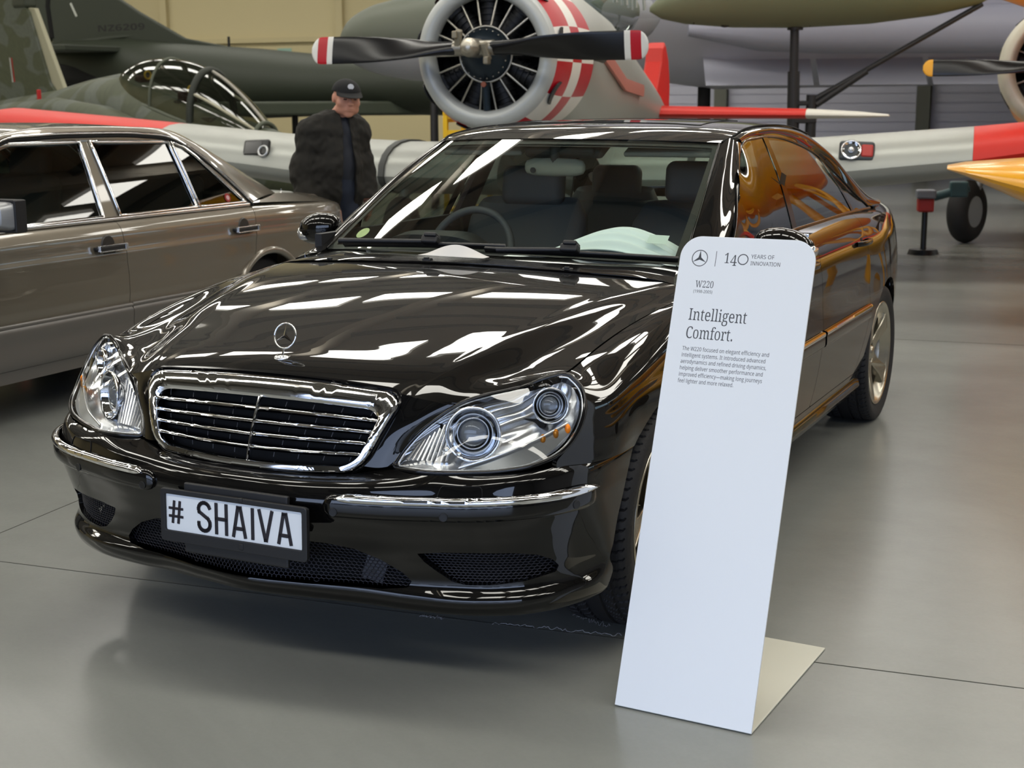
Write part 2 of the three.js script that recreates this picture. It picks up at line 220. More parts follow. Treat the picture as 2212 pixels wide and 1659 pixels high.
  // pale roller doors with posts on the right of the back wall
  for (let i = -1; i < 4; i++) { const a = -4.60 + 4.5 * i, e = a + 4.18, d = obj('roller_door', slabGeo(a, e, z0 + .06, z0 + .14, .02, 4.2), std(0xc4c5d4, .6), wb); for (let j = 0; j < 20; j++) obj('door_slat', slabGeo(a, e, z0 + .14, z0 + .155, .05 + j * .208, .235 + j * .208), d.material, d); obj('door_post', slabGeo(a - .30, a - .02, z0 + .06, z0 + .32, 0, 4.6), std(0x6d6f66, .8), wb); }
  // roof: boarding, frames, purlins and the glowing rooflights
  struct('ceiling', slabGeo(x0 - .3, x1 + .3, z0 - .3, z1 + .3, h, h + .2), std(0x9c968b, .9));
  const steel = std(0xb8b0a2, .6), purl = std(0x57524b, .7);
  for (let k = 0; k < 9; k++) struct('roof_beam', [slabGeo(-25.775 + k * 4.9 - .14, -25.775 + k * 4.9 + .14, z0, z1, h - .55, h - .02)], steel);
  for (let z = z0 + .5, k = 0; z < z1; z += 1.85, k++) if (!LIGHT_ROWS.some(r => Math.abs(r - z) < .75)) struct('roof_purlin', slabGeo(x0, x1, z - .05, z + .05, h - .22, h), purl);
  M.rooflight = new THREE.MeshStandardMaterial({ color: 0xf4f0dc, roughness: .6, emissive: new THREE.Color(1, .97, .89), emissiveIntensity: 1.2 });
  for (const [x, z] of ROOFLIGHTS) { const l = struct('rooflight_panel', slabGeo(x - ROOFLIGHT_SIZE[0] / 2, x + ROOFLIGHT_SIZE[0] / 2, z - ROOFLIGHT_SIZE[1] / 2, z + ROOFLIGHT_SIZE[1] / 2, h - .12, h - .02), M.rooflight); l.material = M.rooflight; }
}

// ================================================================ the black saloon (x to its left, z ahead, origin under its front axle)
const car = thing('saloon_car', 'glossy black modern luxury saloon with a chrome slatted grille, parked behind the white sign', 'car');
const ARCH_R = 0.372, AXLE_Y = 0.333, REAR_Z = -3.06;
// ---- bumper
const bumpX = [0, .16, .30, .42, .55, .66, .75, .83, .885, .908], bumpZ = [.872, .866, .848, .831, .797, .762, .712, .637, .52, .325];
const lipX = [0, .17, .33, .47, .62, .74, .81, .86, .89, .903], lipZ = [.832, .808, .772, .752, .718, .66, .60, .53, .475, .42];
const lipY = [.236, .234, .228, .224, .222, .223, .227, .233, .241, .25];
const edgeZ = [.40, .42, .395, .412, .392, .362, .325, .305, .28, .262, .238];
function bumpRow(k, yf, zf, xf) { return bumpX.map((_, i) => [xf(i), yf(i), i === 9 ? edgeZ[k] : zf(i)]); }
const mixed = (t, d) => i => lerp(lipZ[i], bumpZ[i], t) + d, mixX = t => i => lerp(lipX[i], bumpX[i], t);
const bumperRows = [
  bumpRow(0, i => lipY[i] - 0.012, i => lipZ[i] - .09, i => lipX[i] * .97),
  bumpRow(1, i => lipY[i], i => lipZ[i], i => lipX[i]),
  bumpRow(2, i => lipY[i] + .036, i => lipZ[i] + .014, i => lipX[i] * 1.004),
  bumpRow(3, i => lipY[i] + .072, mixed(.45, -.034), mixX(.4)),
  bumpRow(4, () => .365, mixed(.72, -.035), mixX(.7)),
  bumpRow(5, i => .428 + .006 * i / 9, mixed(.92, -.022), mixX(.9)),
  bumpRow(6, i => .478 + .012 * i / 9, mixed(1, -.007), mixX(1)),
  bumpRow(7, i => .512 + .012 * i / 9, mixed(1, 0), mixX(1)),
  bumpRow(8, i => .542 + .012 * i / 9, mixed(1, -.012), i => bumpX[i] * .998),
  [[0, .560, .845], [.16, .561, .838], [.30, .565, .82], [.42, .573, .803], [.548, .580, .772], [.656, .583, .733], [.748, .588, .686], [.824, .592, .612], [.878, .588, .505], [.907, .588, .262]],
  [[0, .572, .797], [.16, .573, .792], [.30, .579, .776], [.415, .597, .742], [.548, .6, .750], [.652, .6, .704], [.742, .604, .662], [.82, .612, .592], [.871, .605, .497], [.905, .604, .238]],
];
const bumperS = net(bumperRows.map(fullRow));
const openCentre = [[-.478, .30], [-.455, .325], [-.40, .36], [-.33, .385], [-.25, .395], [0, .40], [.25, .395], [.33, .385], [.40, .36], [.455, .325], [.478, .30], [.468, .284], [.40, .276], [.2, .274], [0, .276], [-.2, .274], [-.40, .276], [-.468, .284]];
const openSide = [[.505, .386], [.57, .393], [.65, .396], [.74, .394], [.79, .384], [.818, .365], [.828, .344], [.82, .326], [.76, .309], [.68, .300], [.62, .299], [.585, .307], [.548, .335], [.52, .362]];
const openSideM = openSide.map(p => [-p[0], p[1]]);
const inOpening = (x, y) => Math.max(sdPoly(openCentre, x, y), sdPoly(x > 0 ? openSide : openSideM, x, y));
const bumper = obj('front_bumper', sheet(bumperS, 340, 110, { clip: p => p[2] > 0.3 && p[1] < .42 && p[1] > .26 ? -inOpening(p[0], p[1]) + 1e-6 : 0.01, rim: 0.03 }), M.black, car);
// dark cavity behind, and honeycomb mesh in each opening
const bumperAt = (x, y) => { let u = .5 + x * .3, v = .4; for (let k = 0; k < 30; k++) { const p = bumperS(u, v), e = 1e-3, a = bumperS(u + e, v), b = bumperS(u, v + e), m00 = (a[0] - p[0]) / e, m01 = (b[0] - p[0]) / e, m10 = (a[1] - p[1]) / e, m11 = (b[1] - p[1]) / e, D = m00 * m11 - m01 * m10, fx = x - p[0], fy = y - p[1]; u = clamp(u + clamp((fx * m11 - fy * m01) / D, -.1, .1), .01, .99); v = clamp(v + clamp((fy * m00 - fx * m10) / D, -.1, .1), .01, .99); } return bumperS(u, v); };
{
  const zTab = []; for (let i = 0; i <= 60; i++) { const x = i / 60 * .84; zTab.push([bumperAt(x, .29)[2], bumperAt(x, .345)[2], bumperAt(x, .39)[2]]); }
  const zOn = (x, y) => { const a = Math.min(59.99, Math.abs(x) / .84 * 60), i = Math.floor(a), t = a - i, q = [0, 1, 2].map(k => lerp(zTab[i][k], zTab[i + 1][k], t)); return y < .345 ? lerp(q[0], q[1], clamp((y - .29) / .055, -1, 1)) : lerp(q[1], q[2], clamp((y - .345) / .045, 0, 2)); };
  const honey = (pts, cell, name, depth) => {
    const L = [], a = cell / Math.sqrt(3), wires = [], inside = (x, y) => sdPoly(pts, x, y) > -.004;
    let x0 = 9, x1 = -9, y0 = 9, y1 = -9; for (const [x, y] of pts) { x0 = Math.min(x0, x); x1 = Math.max(x1, x); y0 = Math.min(y0, y); y1 = Math.max(y1, y); }
    for (let j = 0, y = y0 - .01; y < y1 + .01; j++, y += 1.5 * a * .78) for (let x = x0 - .01 + (j % 2) * cell / 2; x < x1 + .01; x += cell) for (const [dx, dy] of [[0, a * .78], [cell / 2, -a * .39], [-cell / 2, -a * .39]]) {
      const ax = x, ay = y, bx = x + dx, by = y + dy; if (inside(ax, ay) && inside(bx, by)) wires.push([[ax, ay, zOn(ax, ay) - depth], [bx, by, zOn(bx, by) - depth]]); }
    const ws = wires.map(([p, q]) => { const g = bar(p, q, .0017, .0017, 5); return g; });
    return tag(obj(name, ws, M.mesh, car), 'black honeycomb mesh', null, null, 'stuff');
  };
  M.mesh = std(0x2c2c32, .35, .6);
  honey(openCentre, .0135, 'intake_mesh', .022); honey(openSide, .0115, 'intake_mesh', .026); honey(openSideM, .0115, 'intake_mesh', .026);
  const cav = [sheet(bumperS, 90, 24, { u0: .06, u1: .94, v0: .24, v1: .56, lift: -.075 })]; 
  obj('bumper_cavity', cav, M.gap, car); obj('bumper_brace', [box(.06, .12, .02, .355, .335, .712, 0, .3, -.3)], std(0x55565c, .5), car);
}
// ---- rub strips along the bumper, with a chrome bar and parking sensors
const stripTop = curve(bumpX.map((x, i) => [x * (i > 7 ? 1.006 : 1.002), .504 + .020 * i / 9, i === 9 ? .36 : bumpZ[i] + .004]), 200);
function stripPath(x0, endZ, n) { const a = stripTop.filter(p => p[0] >= x0 && p[2] > endZ); return a.filter((_, i) => i % Math.max(1, Math.floor(a.length / n)) === 0 || i === a.length - 1); }
for (const s of [1, -1]) {
  const path = stripPath(.275, .50, 60), f = g => s > 0 ? g : mirrorX(g), endScale = t => Math.sqrt(Math.max(.02, 1 - Math.max(0, (0.045 - t) / 0.045) ** 2)) * Math.sqrt(Math.max(.02, 1 - Math.max(0, (t - 0.94) / 0.06) ** 2));
  const prof = [[-.004, -.024], [.006, -.023], [.0115, -.017], [.013, -.006], [.0125, .012], [.010, .026], [.004, .034], [-.004, .036]].map(q => t => [q[0] * (q[0] > 0 ? endScale(t) : 1), q[1] * endScale(t) + (1 - endScale(t)) * .004]);
  const g = smooth(sweep(path, prof, [0, 1, 0]), 60); const rub = obj('rub_strip', f(g), M.black, car);
  const cpath = stripPath(.315, .497, 60).map(p => [p[0] * 1.001, p[1] + .030 - .002, p[2]]), cs = t => Math.sqrt(Math.max(.05, 1 - Math.max(0, (0.06 - t) / 0.06) ** 2)) * Math.sqrt(Math.max(.03, 1 - Math.max(0, (t - 0.86) / 0.14) ** 2));
  const cp = [[-.002, -.012], [.010, -.011], [.0145, -.006], [.0155, 0], [.013, .007], [.007, .0115], [-.002, .012]].map(q => t => [q[0], q[1] * cs(t)]);
  obj('chrome_bar', f(smooth(sweep(cpath, cp, [0, 1, 0]), 60)), M.chrome, rub);
  for (const [tx, dy] of [[.31, -.008], [.60, -.008], [.868, -.004]]) { const i = stripTop.findIndex(p => p[0] > tx), p = stripTop[i], q = stripTop[i + 2], nx = -(q[2] - p[2]), nz = q[0] - p[0], a = Math.atan2(nx, nz); const d = [cyl(.0095, .0095, .004, 24, 0, 0, 0, PI / 2), at(new THREE.TorusGeometry(.0105, .0013, 8, 28), 0, 0, .001)].map(h => at(at(h, 0, 0, 0, 0, a, 0), p[0] + Math.sin(a) * .0125, p[1] + dy, p[2] + Math.cos(a) * .0125)); obj('parking_sensor', d.map(f), M.trim, rub); }
}
// headlamp washer covers
for (const s of [1, -1]) { const c = []; for (let i = 0; i <= 20; i++) { const t = i / 20, x = lerp(.575, .685, t), edge = Math.min(1, Math.min(t, 1 - t) * 7); c.push([x, lerp(.548, .588, Math.sqrt(edge)), 0]); } const pts = c.map(([x, y]) => { const q = bumperAt(x, Math.min(y, .577)); return [s * x, q[1], q[2] + .0012]; }); obj('washer_cover', tube(pts, .0012, 60, 5), M.gap, car); }

// ---- bonnet: rear edge to the grille and lamps
const shut = [[.843, .938, -.46], [.815, .921, -.2], [.789, .894, 0], [.770, .856, .2], [.765, .824, .37], [.768, .826, .42], [.772, .8275, .437], [.776, .828, .452]];
// control columns: centre line, crest of the ridge, its foot, two more and the shut line; the middle is filled in as one even crown
const hoodKeys = [
  [[0, .9976, -.40], [.735, .968, -.46], [.785, .958, -.46], [.80, .9535, -.46], [.82, .948, -.46], shut[0]],
  [[0, .9826, -.2], [.690, .9515, -.2], [.744, .935, -.2], [.762, .930, -.2], [.783, .926, -.2], shut[1]],
  [[0, .9602, 0], [.642, .930, 0], [.700, .909, 0], [.722, .9025, 0], [.75, .898, 0], shut[2]],
  [[0, .9302, .2], [.592, .9015, .2], [.654, .878, .2], [.680, .8685, .2], [.716, .862, .2], shut[3]],
  [[0, .8974, .38], [.540, .868, .36], [.604, .844, .37], [.640, .8345, .375], [.69, .830, .38], shut[4]],
  [[0, .8625, .54], [.505, .838, .495], [.570, .814, .482], [.622, .810, .47], [.682, .817, .45], shut[5]],
  [[0, .828, .655], [.480, .800, .608], [.562, .786, .580], [.618, .794, .540], [.674, .806, .497], shut[6]],
  [[0, .805, .697], [.478, .772, .655], [.561, .763, .616], [.614, .779, .573], [.668, .791, .528], shut[7]],
];
const hoodRows = denseRows(hoodKeys, 28).map((r, j) => { const [c, k] = r, o = [], w = sstep(.84, 1, j / 28); for (let i = 0; i < 10; i++) { const t = i / 10, p = lerp(1.9, 2.6, w); o.push([k[0] * t, c[1] - (c[1] - k[1]) * t ** p, c[2] + (k[2] - c[2]) * t ** lerp(2, 2.4, w)]); } return [...o, ...r.slice(1)]; });
const hoodS = net(hoodRows.map(fullRow));
// legs of the bonnet between grille and lamps
const legRows = [
  [[.418, .787, .676], [.478, .772, .655], [.561, .763, .616]],
  [[.400, .725, .704], [.452, .716, .694], [.506, .722, .652]],
  [[.375, .660, .732], [.414, .655, .724], [.452, .662, .694]],
  [[.345, .602, .757], [.382, .600, .750], [.421, .607, .732]],
];
{
  const hood = obj('bonnet', sheet(hoodS, 200, 140, { v0: .003, u0: .0015, u1: .9985, rim: .02 }), M.black, car);
  const legS = net(legRows), g = sheet(legS, 24, 40, { rim: .02 });
  obj('bonnet_leg', g, M.black, hood); obj('bonnet_leg', mirrorX(g), M.black, hood);
}
// cowl panel with louvres behind the bonnet
const glassFoot = [[0, 1.027, -.54], [.2, 1.026, -.548], [.4, 1.020, -.580], [.57, 1.011, -.637], [.717, 1.0, -.702]];
const cowlRows = [
  [[0, 1.000, -.403], [.25, .999, -.408], [.50, .990, -.433], [.735, .970, -.463], [.82, .948, -.463]],
  [[0, 1.007, -.44], [.24, 1.006, -.45], [.48, .998, -.48], [.70, .981, -.53], [.81, .957, -.56]],
  [[0, 1.017, -.56], [.24, 1.016, -.57], [.45, 1.009, -.61], [.64, .998, -.68], [.735, .985, -.72]],
];
const cowlS = net(cowlRows.map(fullRow));
{
  const cowl = obj('cowl_panel', sheet(cowlS, 120, 20, { rim: .02 }), M.black, car);
  const lou = []; for (let k = 0; k < 7; k++) { const pts = [], half = .60 - Math.abs(k - 3.2) ** 2 * .006; for (let i = 0; i <= 30; i++) { const x = lerp(-half, half, i / 30), z = -.409 - .0115 * k - .055 * (x / .6) ** 2; pts.push([x, 1.0015 + .0013 * k - .024 * (x / .6) ** 2 + .003, z]); } lou.push(sweep(pts, [[-.0035, -.004], [.002, -.004], [.004, .002], [-.001, .003]], [0, 1, 0])); }
  const bed = []; for (let j = 0; j < 2; j++) bed.push([-1, -.5, 0, .5, 1].map(q => { const x = q * .615; return [x, 1.0025 - .024 * q * q + .0075 * j, -.403 - .057 * q * q - .083 * j]; }));
  const louvre = obj('air_intake_louvres', lou, M.gloss, cowl); obj('louvre_bed', sheet(net(bed), 40, 4, {}), M.gap, louvre);
  for (const [x, z] of [[-.54, -.46], [-.12, -.425], [.40, -.445]]) { const y = 1.008 - .03 * (x / .6) ** 2; obj('washer_jet', [rbox(.035, .014, .022, .005, x, y, z), rbox(.018, .006, .012, .002, x, y + .008, z + .006)], M.trim, cowl); }
}
// ---- grille
{
  const gr = grp('radiator_grille', car), hw = y => lerp(.338, .421, clamp((y - .575) / .215, 0, 1));
  const outline = half => { const o = []; const top = y => 0; return o; };
  // (s, t): s -1..1 across, t 0..1 up
  const gs = (s, t) => { const yb = .573 + .014 * s * s, yt = .799 - .018 * s * s, w = lerp(.338, .421, t), y = lerp(yb, yt, t), z = lerp(.797 - .034 * s * s, .697 - .022 * s * s, t) + .012 * Math.sin(PI * t); return [s * w, y, z]; };
  const corner = (s, t) => { const r = .10, a = Math.abs(s), ry = .22; return [s, t]; };
  const ring = (inset, n = 160) => { const pts = [], r = .055; const W = 1 - inset[0] / .38, b = inset[1] / .226, tp = 1 - inset[2] / .226; const rr = r * (1 - inset[0] * 8); const per = []; const cs = [[W, b, 0], [W, tp, 1], [-W, tp, 2], [-W, b, 3]]; const rx = rr / .38, ry = rr / .226;
    for (const [cx, cy, q] of cs) for (let k = 0; k <= 12; k++) { const a = -PI / 2 + q * PI / 2 + k / 12 * PI / 2, sx = Math.sign(cx), sy = q === 0 || q === 3 ? 1 : -1; per.push([cx - sx * rx + Math.cos(a) * rx, cy + sy * ry + Math.sin(a) * ry]); }
    const out = []; for (let i = 0; i < per.length; i++) { const a = per[i], c = per[(i + 1) % per.length], d = Math.hypot((c[0] - a[0]) * .38, (c[1] - a[1]) * .226), m = Math.max(1, Math.round(d / .012)); for (let k = 0; k < m; k++) out.push([lerp(a[0], c[0], k / m), lerp(a[1], c[1], k / m)]); } return out; };
  const ringSurf = (A, fs) => { const m = A.length, k = fs.length, P = [], I = []; for (let i = 0; i < m; i++) for (let j = 0; j < k; j++) { const f = fs[j], [s, t] = [lerp(A[i].o[0], A[i].i[0], f[0]), lerp(A[i].o[1], A[i].i[1], f[0])], p = gs(s, t); P.push(p[0], p[1] + f[1] * .35, p[2] + f[1] * .94); } for (let i = 0; i < m; i++) for (let j = 0; j < k - 1; j++) { const a = i * k + j, b = ((i + 1) % m) * k + j; I.push(a, b, a + 1, b, b + 1, a + 1); } const g = new THREE.BufferGeometry(); g.setAttribute('position', new THREE.Float32BufferAttribute(P, 3)); g.setIndex(I); return toCreasedNormals(g, .7); };
  const O = ring([0, 0, 0]), mapIn = ([s, t]) => { const q = ins => { const sx = s * (1 - ins.x / .38), st = lerp(ins.b / .226, 1 - ins.t / .226, t); return [sx, st]; }; return q({ x: .026, b: .020, t: .046 }); };
  const A = O.map(o => ({ o, i: mapIn(o) }));
  obj('grille_frame', ringSurf(A, [[-.25, -.012], [-.12, .006], [0, .011], [.12, .0125], [.75, .0105], [.86, .008], [1, .001], [1.04, -.02]]), M.chrome, gr);
  obj('grille_seal', ringSurf(A, [[-.42, -.014], [-.4, .002], [-.3, .004], [-.2, -.004], [-.2, -.02]]), M.gloss, gr);
  // five openings: four chrome slats, and a centre bar
  const inner = (s, t) => { const [a, b] = mapIn([s, t]); return gs(a, b); };
  for (let k = 1; k <= 4; k++) { const t = 1 - (k - .12) / 4.9, path = []; for (let i = 0; i <= 40; i++) { const p = inner(lerp(-1, 1, i / 40), t + .0); path.push([p[0], p[1], p[2] - .006]); } obj('grille_slat', smooth(sweep(path, [[-.004, -.0035], [.008, -.004], [.012, -.002], [.013, .001], [.011, .004], [.006, .0055], [-.004, .0055]], [0, 1, 0]), 50), M.chrome, gr); 
    const p2 = path.map(p => [p[0], p[1] - .003, p[2] - .012]); obj('slat_backing', sweep(p2, [[-.02, -.012], [.008, -.008], [.008, .006], [-.02, .004]], [0, 1, 0]), M.gloss, gr); }
  { const path = []; for (let i = 0; i <= 24; i++) { const p = inner(0, i / 24); path.push([p[0], p[1], p[2] + .004]); } obj('centre_bar', smooth(sweep(path, [[-.0035, -.01], [.0035, -.01], [.0035, .004], [.0015, .007], [-.0015, .007], [-.0035, .004]], [0, 0, 1]), 50), M.chrome, gr); }
  const back = []; for (let j = 0; j < 3; j++) back.push([-1, -.5, 0, .5, 1].map(s => { const p = gs(s * .98, .02 + j / 2 * .96); return [p[0], p[1], p[2] - .05]; })); obj('grille_cavity', sheet(net(back), 8, 8, {}), M.gap, gr);
  const fins = []; for (let row = 0; row < 5; row++) for (let i = 0; i < 4; i++) for (const s of [-1, 1]) { const t0 = 1 - (row + .12 + .0) / 4.9 - .04, x = s * (.2 + i * .235 + (row % 2) * .06); if (Math.abs(x) > .95) continue; const p = inner(x, clamp(t0, .02, .98)), q = inner(x, clamp(t0 - .075, .0, .95)); obj('grille_rib', bar([p[0], p[1], p[2] - .02], [q[0], q[1], q[2] - .02], .0014, .0014, 5), M.ribDark ??= std(0x4c4d50, .4, .6), gr); }
}
// ---- bonnet star
{
  const star = grp('bonnet_ornament', car), yb = .843, zb = .607, lean = -.28, ctr = [0, yb + .058, zb - .016];
  obj('ornament_ring', at(at(new THREE.TorusGeometry(.0355, .0026, 12, 64), 0, 0, 0, lean), ...ctr), M.chrome, star);
  const spokes = []; for (let k = 0; k < 3; k++) { const a = PI / 2 + k * 2 * PI / 3, P = [], tip = [Math.cos(a) * .0345, Math.sin(a) * .0345, 0], l = [Math.cos(a + PI / 3) * .0062, Math.sin(a + PI / 3) * .0062, 0], r = [Math.cos(a - PI / 3) * .0062, Math.sin(a - PI / 3) * .0062, 0], f = [0, 0, .0042], b = [0, 0, -.0042]; for (const t of [[l, f, tip], [f, r, tip], [r, b, tip], [b, l, tip]]) P.push(...t[0], ...t[2], ...t[1]); const g = new THREE.BufferGeometry(); g.setAttribute('position', new THREE.Float32BufferAttribute(P, 3)); g.computeVertexNormals(); spokes.push(at(at(g, 0, 0, 0, lean), ...ctr)); }
  star.position.x = -.008; obj('three_point_star', spokes, M.chrome, star);
  obj('ornament_foot', [ball(.024, 0, yb, zb, 1, .22, .8), bar([0, yb, zb], [0, yb + .026, zb - .007], .0035, .0022), at(new THREE.TorusGeometry(.022, .002, 8, 32), 0, yb + .001, zb, PI / 2 + .2)], M.chrome, star);
}
// ---- headlamps
const lampIn = [[.422, .607, .730], [.437, .641, .708], [.470, .686, .680], [.513, .727, .650], [.562, .762, .616], [.61, .779, .577], [.66, .790, .534], [.694, .797, .503], [.73, .814, .478], [.772, .8265, .452]];
const lampOut = [[.430, .6015, .736], [.484, .6035, .752], [.552, .604, .749], [.632, .604, .713], [.706, .608, .678], [.778, .621, .635], [.826, .643, .583], [.848, .676, .533], [.856, .712, .497], [.852, .755, .466], [.835, .795, .450], [.800, .826, .447]];
{
  const A = curve(lampIn, 12), B = curve(lampOut, 12), Mid = A.map((a, i) => { const b = B[i], t = i / 12, n = V(.35 + .3 * t, .12, .9).normalize(), k = Math.hypot(a[0] - b[0], a[1] - b[1], a[2] - b[2]) * .10; return [(a[0] + b[0]) / 2 + n.x * k, (a[1] + b[1]) / 2 + n.y * k, (a[2] + b[2]) / 2 + n.z * k]; });
  const S = net([A, Mid, B]);
  for (const s of [1, -1]) {
    const f = g => s > 0 ? g : mirrorX(g), lamp = grp('headlamp', car);
    obj('lens', f(sheet(S, 60, 40, {})), M.lens, lamp);
    const inner = sheet((u, v) => { const p = S(lerp(.02, .98, u), lerp(.02, .98, v)), k = Math.sin(PI * clamp(v, 0, 1)) ** .5 * Math.sin(PI * clamp(u, 0, 1)) ** .5; return [p[0] - .018 - .05 * k, p[1] - .004 + .012 * Math.sin(u * 24) * k * .25, p[2] - .012 - .075 * k + .006 * Math.sin(v * 30) * k]; }, 70, 50, {});
    obj('reflector', f(inner), M.lampBowl ??= std(0xe6e8ea, .24, .95), lamp);
    const rim = [...curve(lampIn, 60), ...curve(lampOut, 80).reverse()]; obj('bezel', f(tube(rim.map(p => [p[0] - .002, p[1], p[2] - .003]), .0065, 220, 8, true)), M.gloss, lamp); obj('inner_trim', f(tube(rim.map(p => { const c = [.66, .70, .60]; return [lerp(p[0], c[0], .035) , lerp(p[1], c[1], .045), lerp(p[2], c[2], .035) - .004]; }), .003, 220, 8, true)), M.lampBowl, lamp);
    // projector lenses in chrome rings: xenon (inner, large), fog (outer, high)
    const unit = (x, y, z, r, yaw, name, deep) => { const u = grp(name, lamp), T = g => f(at(at(g, 0, 0, 0, -.1, yaw, 0, 'YXZ'), x, y, z)); obj('bowl', T(at(lathe([[r * .35, -deep], [r * .7, -deep * .75], [r * .95, -deep * .3], [r, 0], [r * 1.07, .004], [r * 1.12, 0], [r * 1.05, -.01]], 40), 0, 0, 0, PI / 2)), M.chrome, u); obj('rings', T(mergeGeometries([.62, .78].map(q => clean(at(new THREE.TorusGeometry(r * q, r * .035, 8, 40), 0, 0, -deep * .35))))), M.satin, u); obj('bulb_lens', T(ball(r * .52, 0, 0, -deep * .45, 1, 1, .6, 24)), M.lampGlass ??= new THREE.MeshPhysicalMaterial({ color: 0xe8eef2, roughness: 0.02, transmission: .85, thickness: .03, ior: 1.5 }), u); obj('bulb_shroud', T(cyl(r * .55, r * .55, .012, 28, 0, 0, -deep * .75, PI / 2)), M.darkChrome, u); };
    unit(.612, .690, .645, .066, .5, 'main_projector', .05); unit(.768, .752, .500, .044, .62, 'fog_projector', .04);
    // indicator chamber along the lower outer edge: clear cover with amber bulbs
    const ind = grp('indicator', lamp), cover = [[.60, .612, .705], [.68, .640, .662], [.76, .675, .590], [.826, .715, .520]];
    obj('chamber_cover', f(tube(cover, .0035, 40, 8)), M.lampBowl, ind);
    obj('ribbed_reflector', f(sheet(net([curve(cover, 8).map(p => [p[0], p[1], p[2] - .004]), curve([[.60, .608, .71], [.70, .612, .672], [.79, .640, .605], [.838, .70, .515]], 8)]), 80, 10, { lift: -.006 })), M.ribbed ??= std(0x8d9092, .3, .9), ind);
    for (const [x, y, z] of [[.835, .700, .528], [.812, .690, .553], [.785, .678, .575]]) obj('amber_bulb', f(ball(.0095, x - .008, y, z - .006, .8, 1.4, .8, 14)), x > .83 ? M.amber ??= phys(0xff8a00, .15, { emissive: 0x000000 }) : M.amberDim ??= phys(0xb8741f, .12, { metalness: .6 }), ind);
    // fluted inner reflector
    const fl = []; for (let k = 0; k < 9; k++) { const t = k / 8, p = [lerp(.45, .55, t), 0, lerp(.698, .668, t)]; fl.push(bar([p[0], .618, p[2] + .012], [p[0] + .012, lerp(.655, .735, t), p[2] - .035 - .012 * t], .0045, .0045, 8)); } obj('fluted_reflector', fl.map(f), M.lampBowl, lamp);
    for (let k = 0; k < 2; k++) obj('small_bulb', f(ball(.010 - k * .002, .556 + k * .03, .652 - k * .012, .688 - k * .012, 1, 1, .9, 16)), M.chrome, lamp);
  }
}
// ---- body sides: one surface from the lamps to the tail, cut into wing, doors, quarter and sill
const sideCols = [   // [belt ... sill], ahead to astern
  [[.776, .828, .452], [.815, .812, .449], [.845, .770, .459], [.856, .712, .497], [.848, .676, .533], [.838, .650, .562], [.828, .630, .588], [.826, .610, .590], [.825, .59, .590]],
  [[.765, .824, .37], [.830, .808, .37], [.872, .765, .38], [.888, .710, .395], [.894, .665, .41], [.896, .630, .42], [.896, .610, .43], [.897, .598, .43], [.897, .585, .43]],
  [[.770, .856, .20], [.838, .848, .20], [.885, .805, .20], [.908, .745, .205], [.918, .680, .21], [.918, .640, .215], [.914, .600, .22], [.908, .44, .22], [.9, .30, .22]],
  [[.789, .894, 0], [.848, .886, 0], [.892, .845, 0], [.917, .77, 0], [.932, .69, 0], [.936, .60, 0], [.930, .50, 0], [.915, .38, 0], [.898, .29, 0]],
  [[.815, .921, -.2], [.858, .912, -.2], [.895, .873, -.2], [.918, .785, -.2], [.931, .69, -.2], [.936, .60, -.2], [.930, .50, -.2], [.915, .38, -.2], [.898, .29, -.2]],
  [[.843, .938, -.46], [.868, .930, -.46], [.897, .893, -.46], [.917, .80, -.46], [.928, .69, -.46], [.934, .60, -.46], [.925, .50, -.46], [.908, .38, -.46], [.888, .28, -.46]],
  [[.843, .962, -.78], [.868, .955, -.78], [.898, .918, -.78], [.918, .82, -.78], [.930, .70, -.78], [.936, .60, -.78], [.927, .50, -.78], [.910, .38, -.78], [.888, .275, -.78]],
  [[.822, 1.010, -1.2], [.866, .985, -1.2], [.900, .930, -1.2], [.922, .83, -1.2], [.934, .70, -1.2], [.940, .60, -1.2], [.931, .50, -1.2], [.912, .38, -1.2], [.889, .275, -1.2]],
  [[.812, 1.028, -1.7], [.864, .998, -1.7], [.902, .940, -1.7], [.925, .84, -1.7], [.936, .71, -1.7], [.942, .60, -1.7], [.933, .50, -1.7], [.913, .38, -1.7], [.889, .275, -1.7]],
  [[.810, 1.030, -2.2], [.863, 1.0, -2.2], [.902, .942, -2.2], [.925, .845, -2.2], [.936, .71, -2.2], [.942, .605, -2.2], [.933, .505, -2.2], [.913, .38, -2.2], [.889, .28, -2.2]],
  [[.806, 1.030, -2.65], [.862, 1.0, -2.65], [.902, .942, -2.65], [.926, .85, -2.65], [.938, .715, -2.65], [.944, .61, -2.65], [.936, .51, -2.65], [.916, .39, -2.65], [.892, .285, -2.65]],
  [[.800, 1.020, -3.06], [.858, .992, -3.06], [.900, .935, -3.06], [.925, .845, -3.06], [.942, .72, -3.06], [.946, .62, -3.06], [.938, .51, -3.06], [.918, .39, -3.06], [.895, .29, -3.06]],
  [[.775, 1.010, -3.45], [.830, .985, -3.45], [.868, .925, -3.45], [.891, .83, -3.45], [.900, .71, -3.45], [.901, .61, -3.45], [.895, .51, -3.45], [.88, .39, -3.45], [.86, .29, -3.45]],
  [[.725, 1.004, -3.85], [.772, .975, -3.85], [.800, .915, -3.85], [.817, .82, -3.85], [.825, .71, -3.85], [.825, .61, -3.85], [.817, .51, -3.85], [.80, .39, -3.85], [.78, .28, -3.85]],
  [[.66, .992, -4.15], [.695, .965, -4.16], [.715, .91, -4.17], [.728, .82, -4.18], [.738, .71, -4.19], [.742, .61, -4.20], [.735, .51, -4.19], [.71, .39, -4.17], [.69, .28, -4.14]],
];
const sideS = (() => { const s = net(sideCols[0].map((_, r) => sideCols.map(c => c[r]))); return s; })();   // u: along (0 front), v: down
const archClear = (p, z0) => Math.hypot(p[2] - z0, p[1] - AXLE_Y) - ARCH_R;
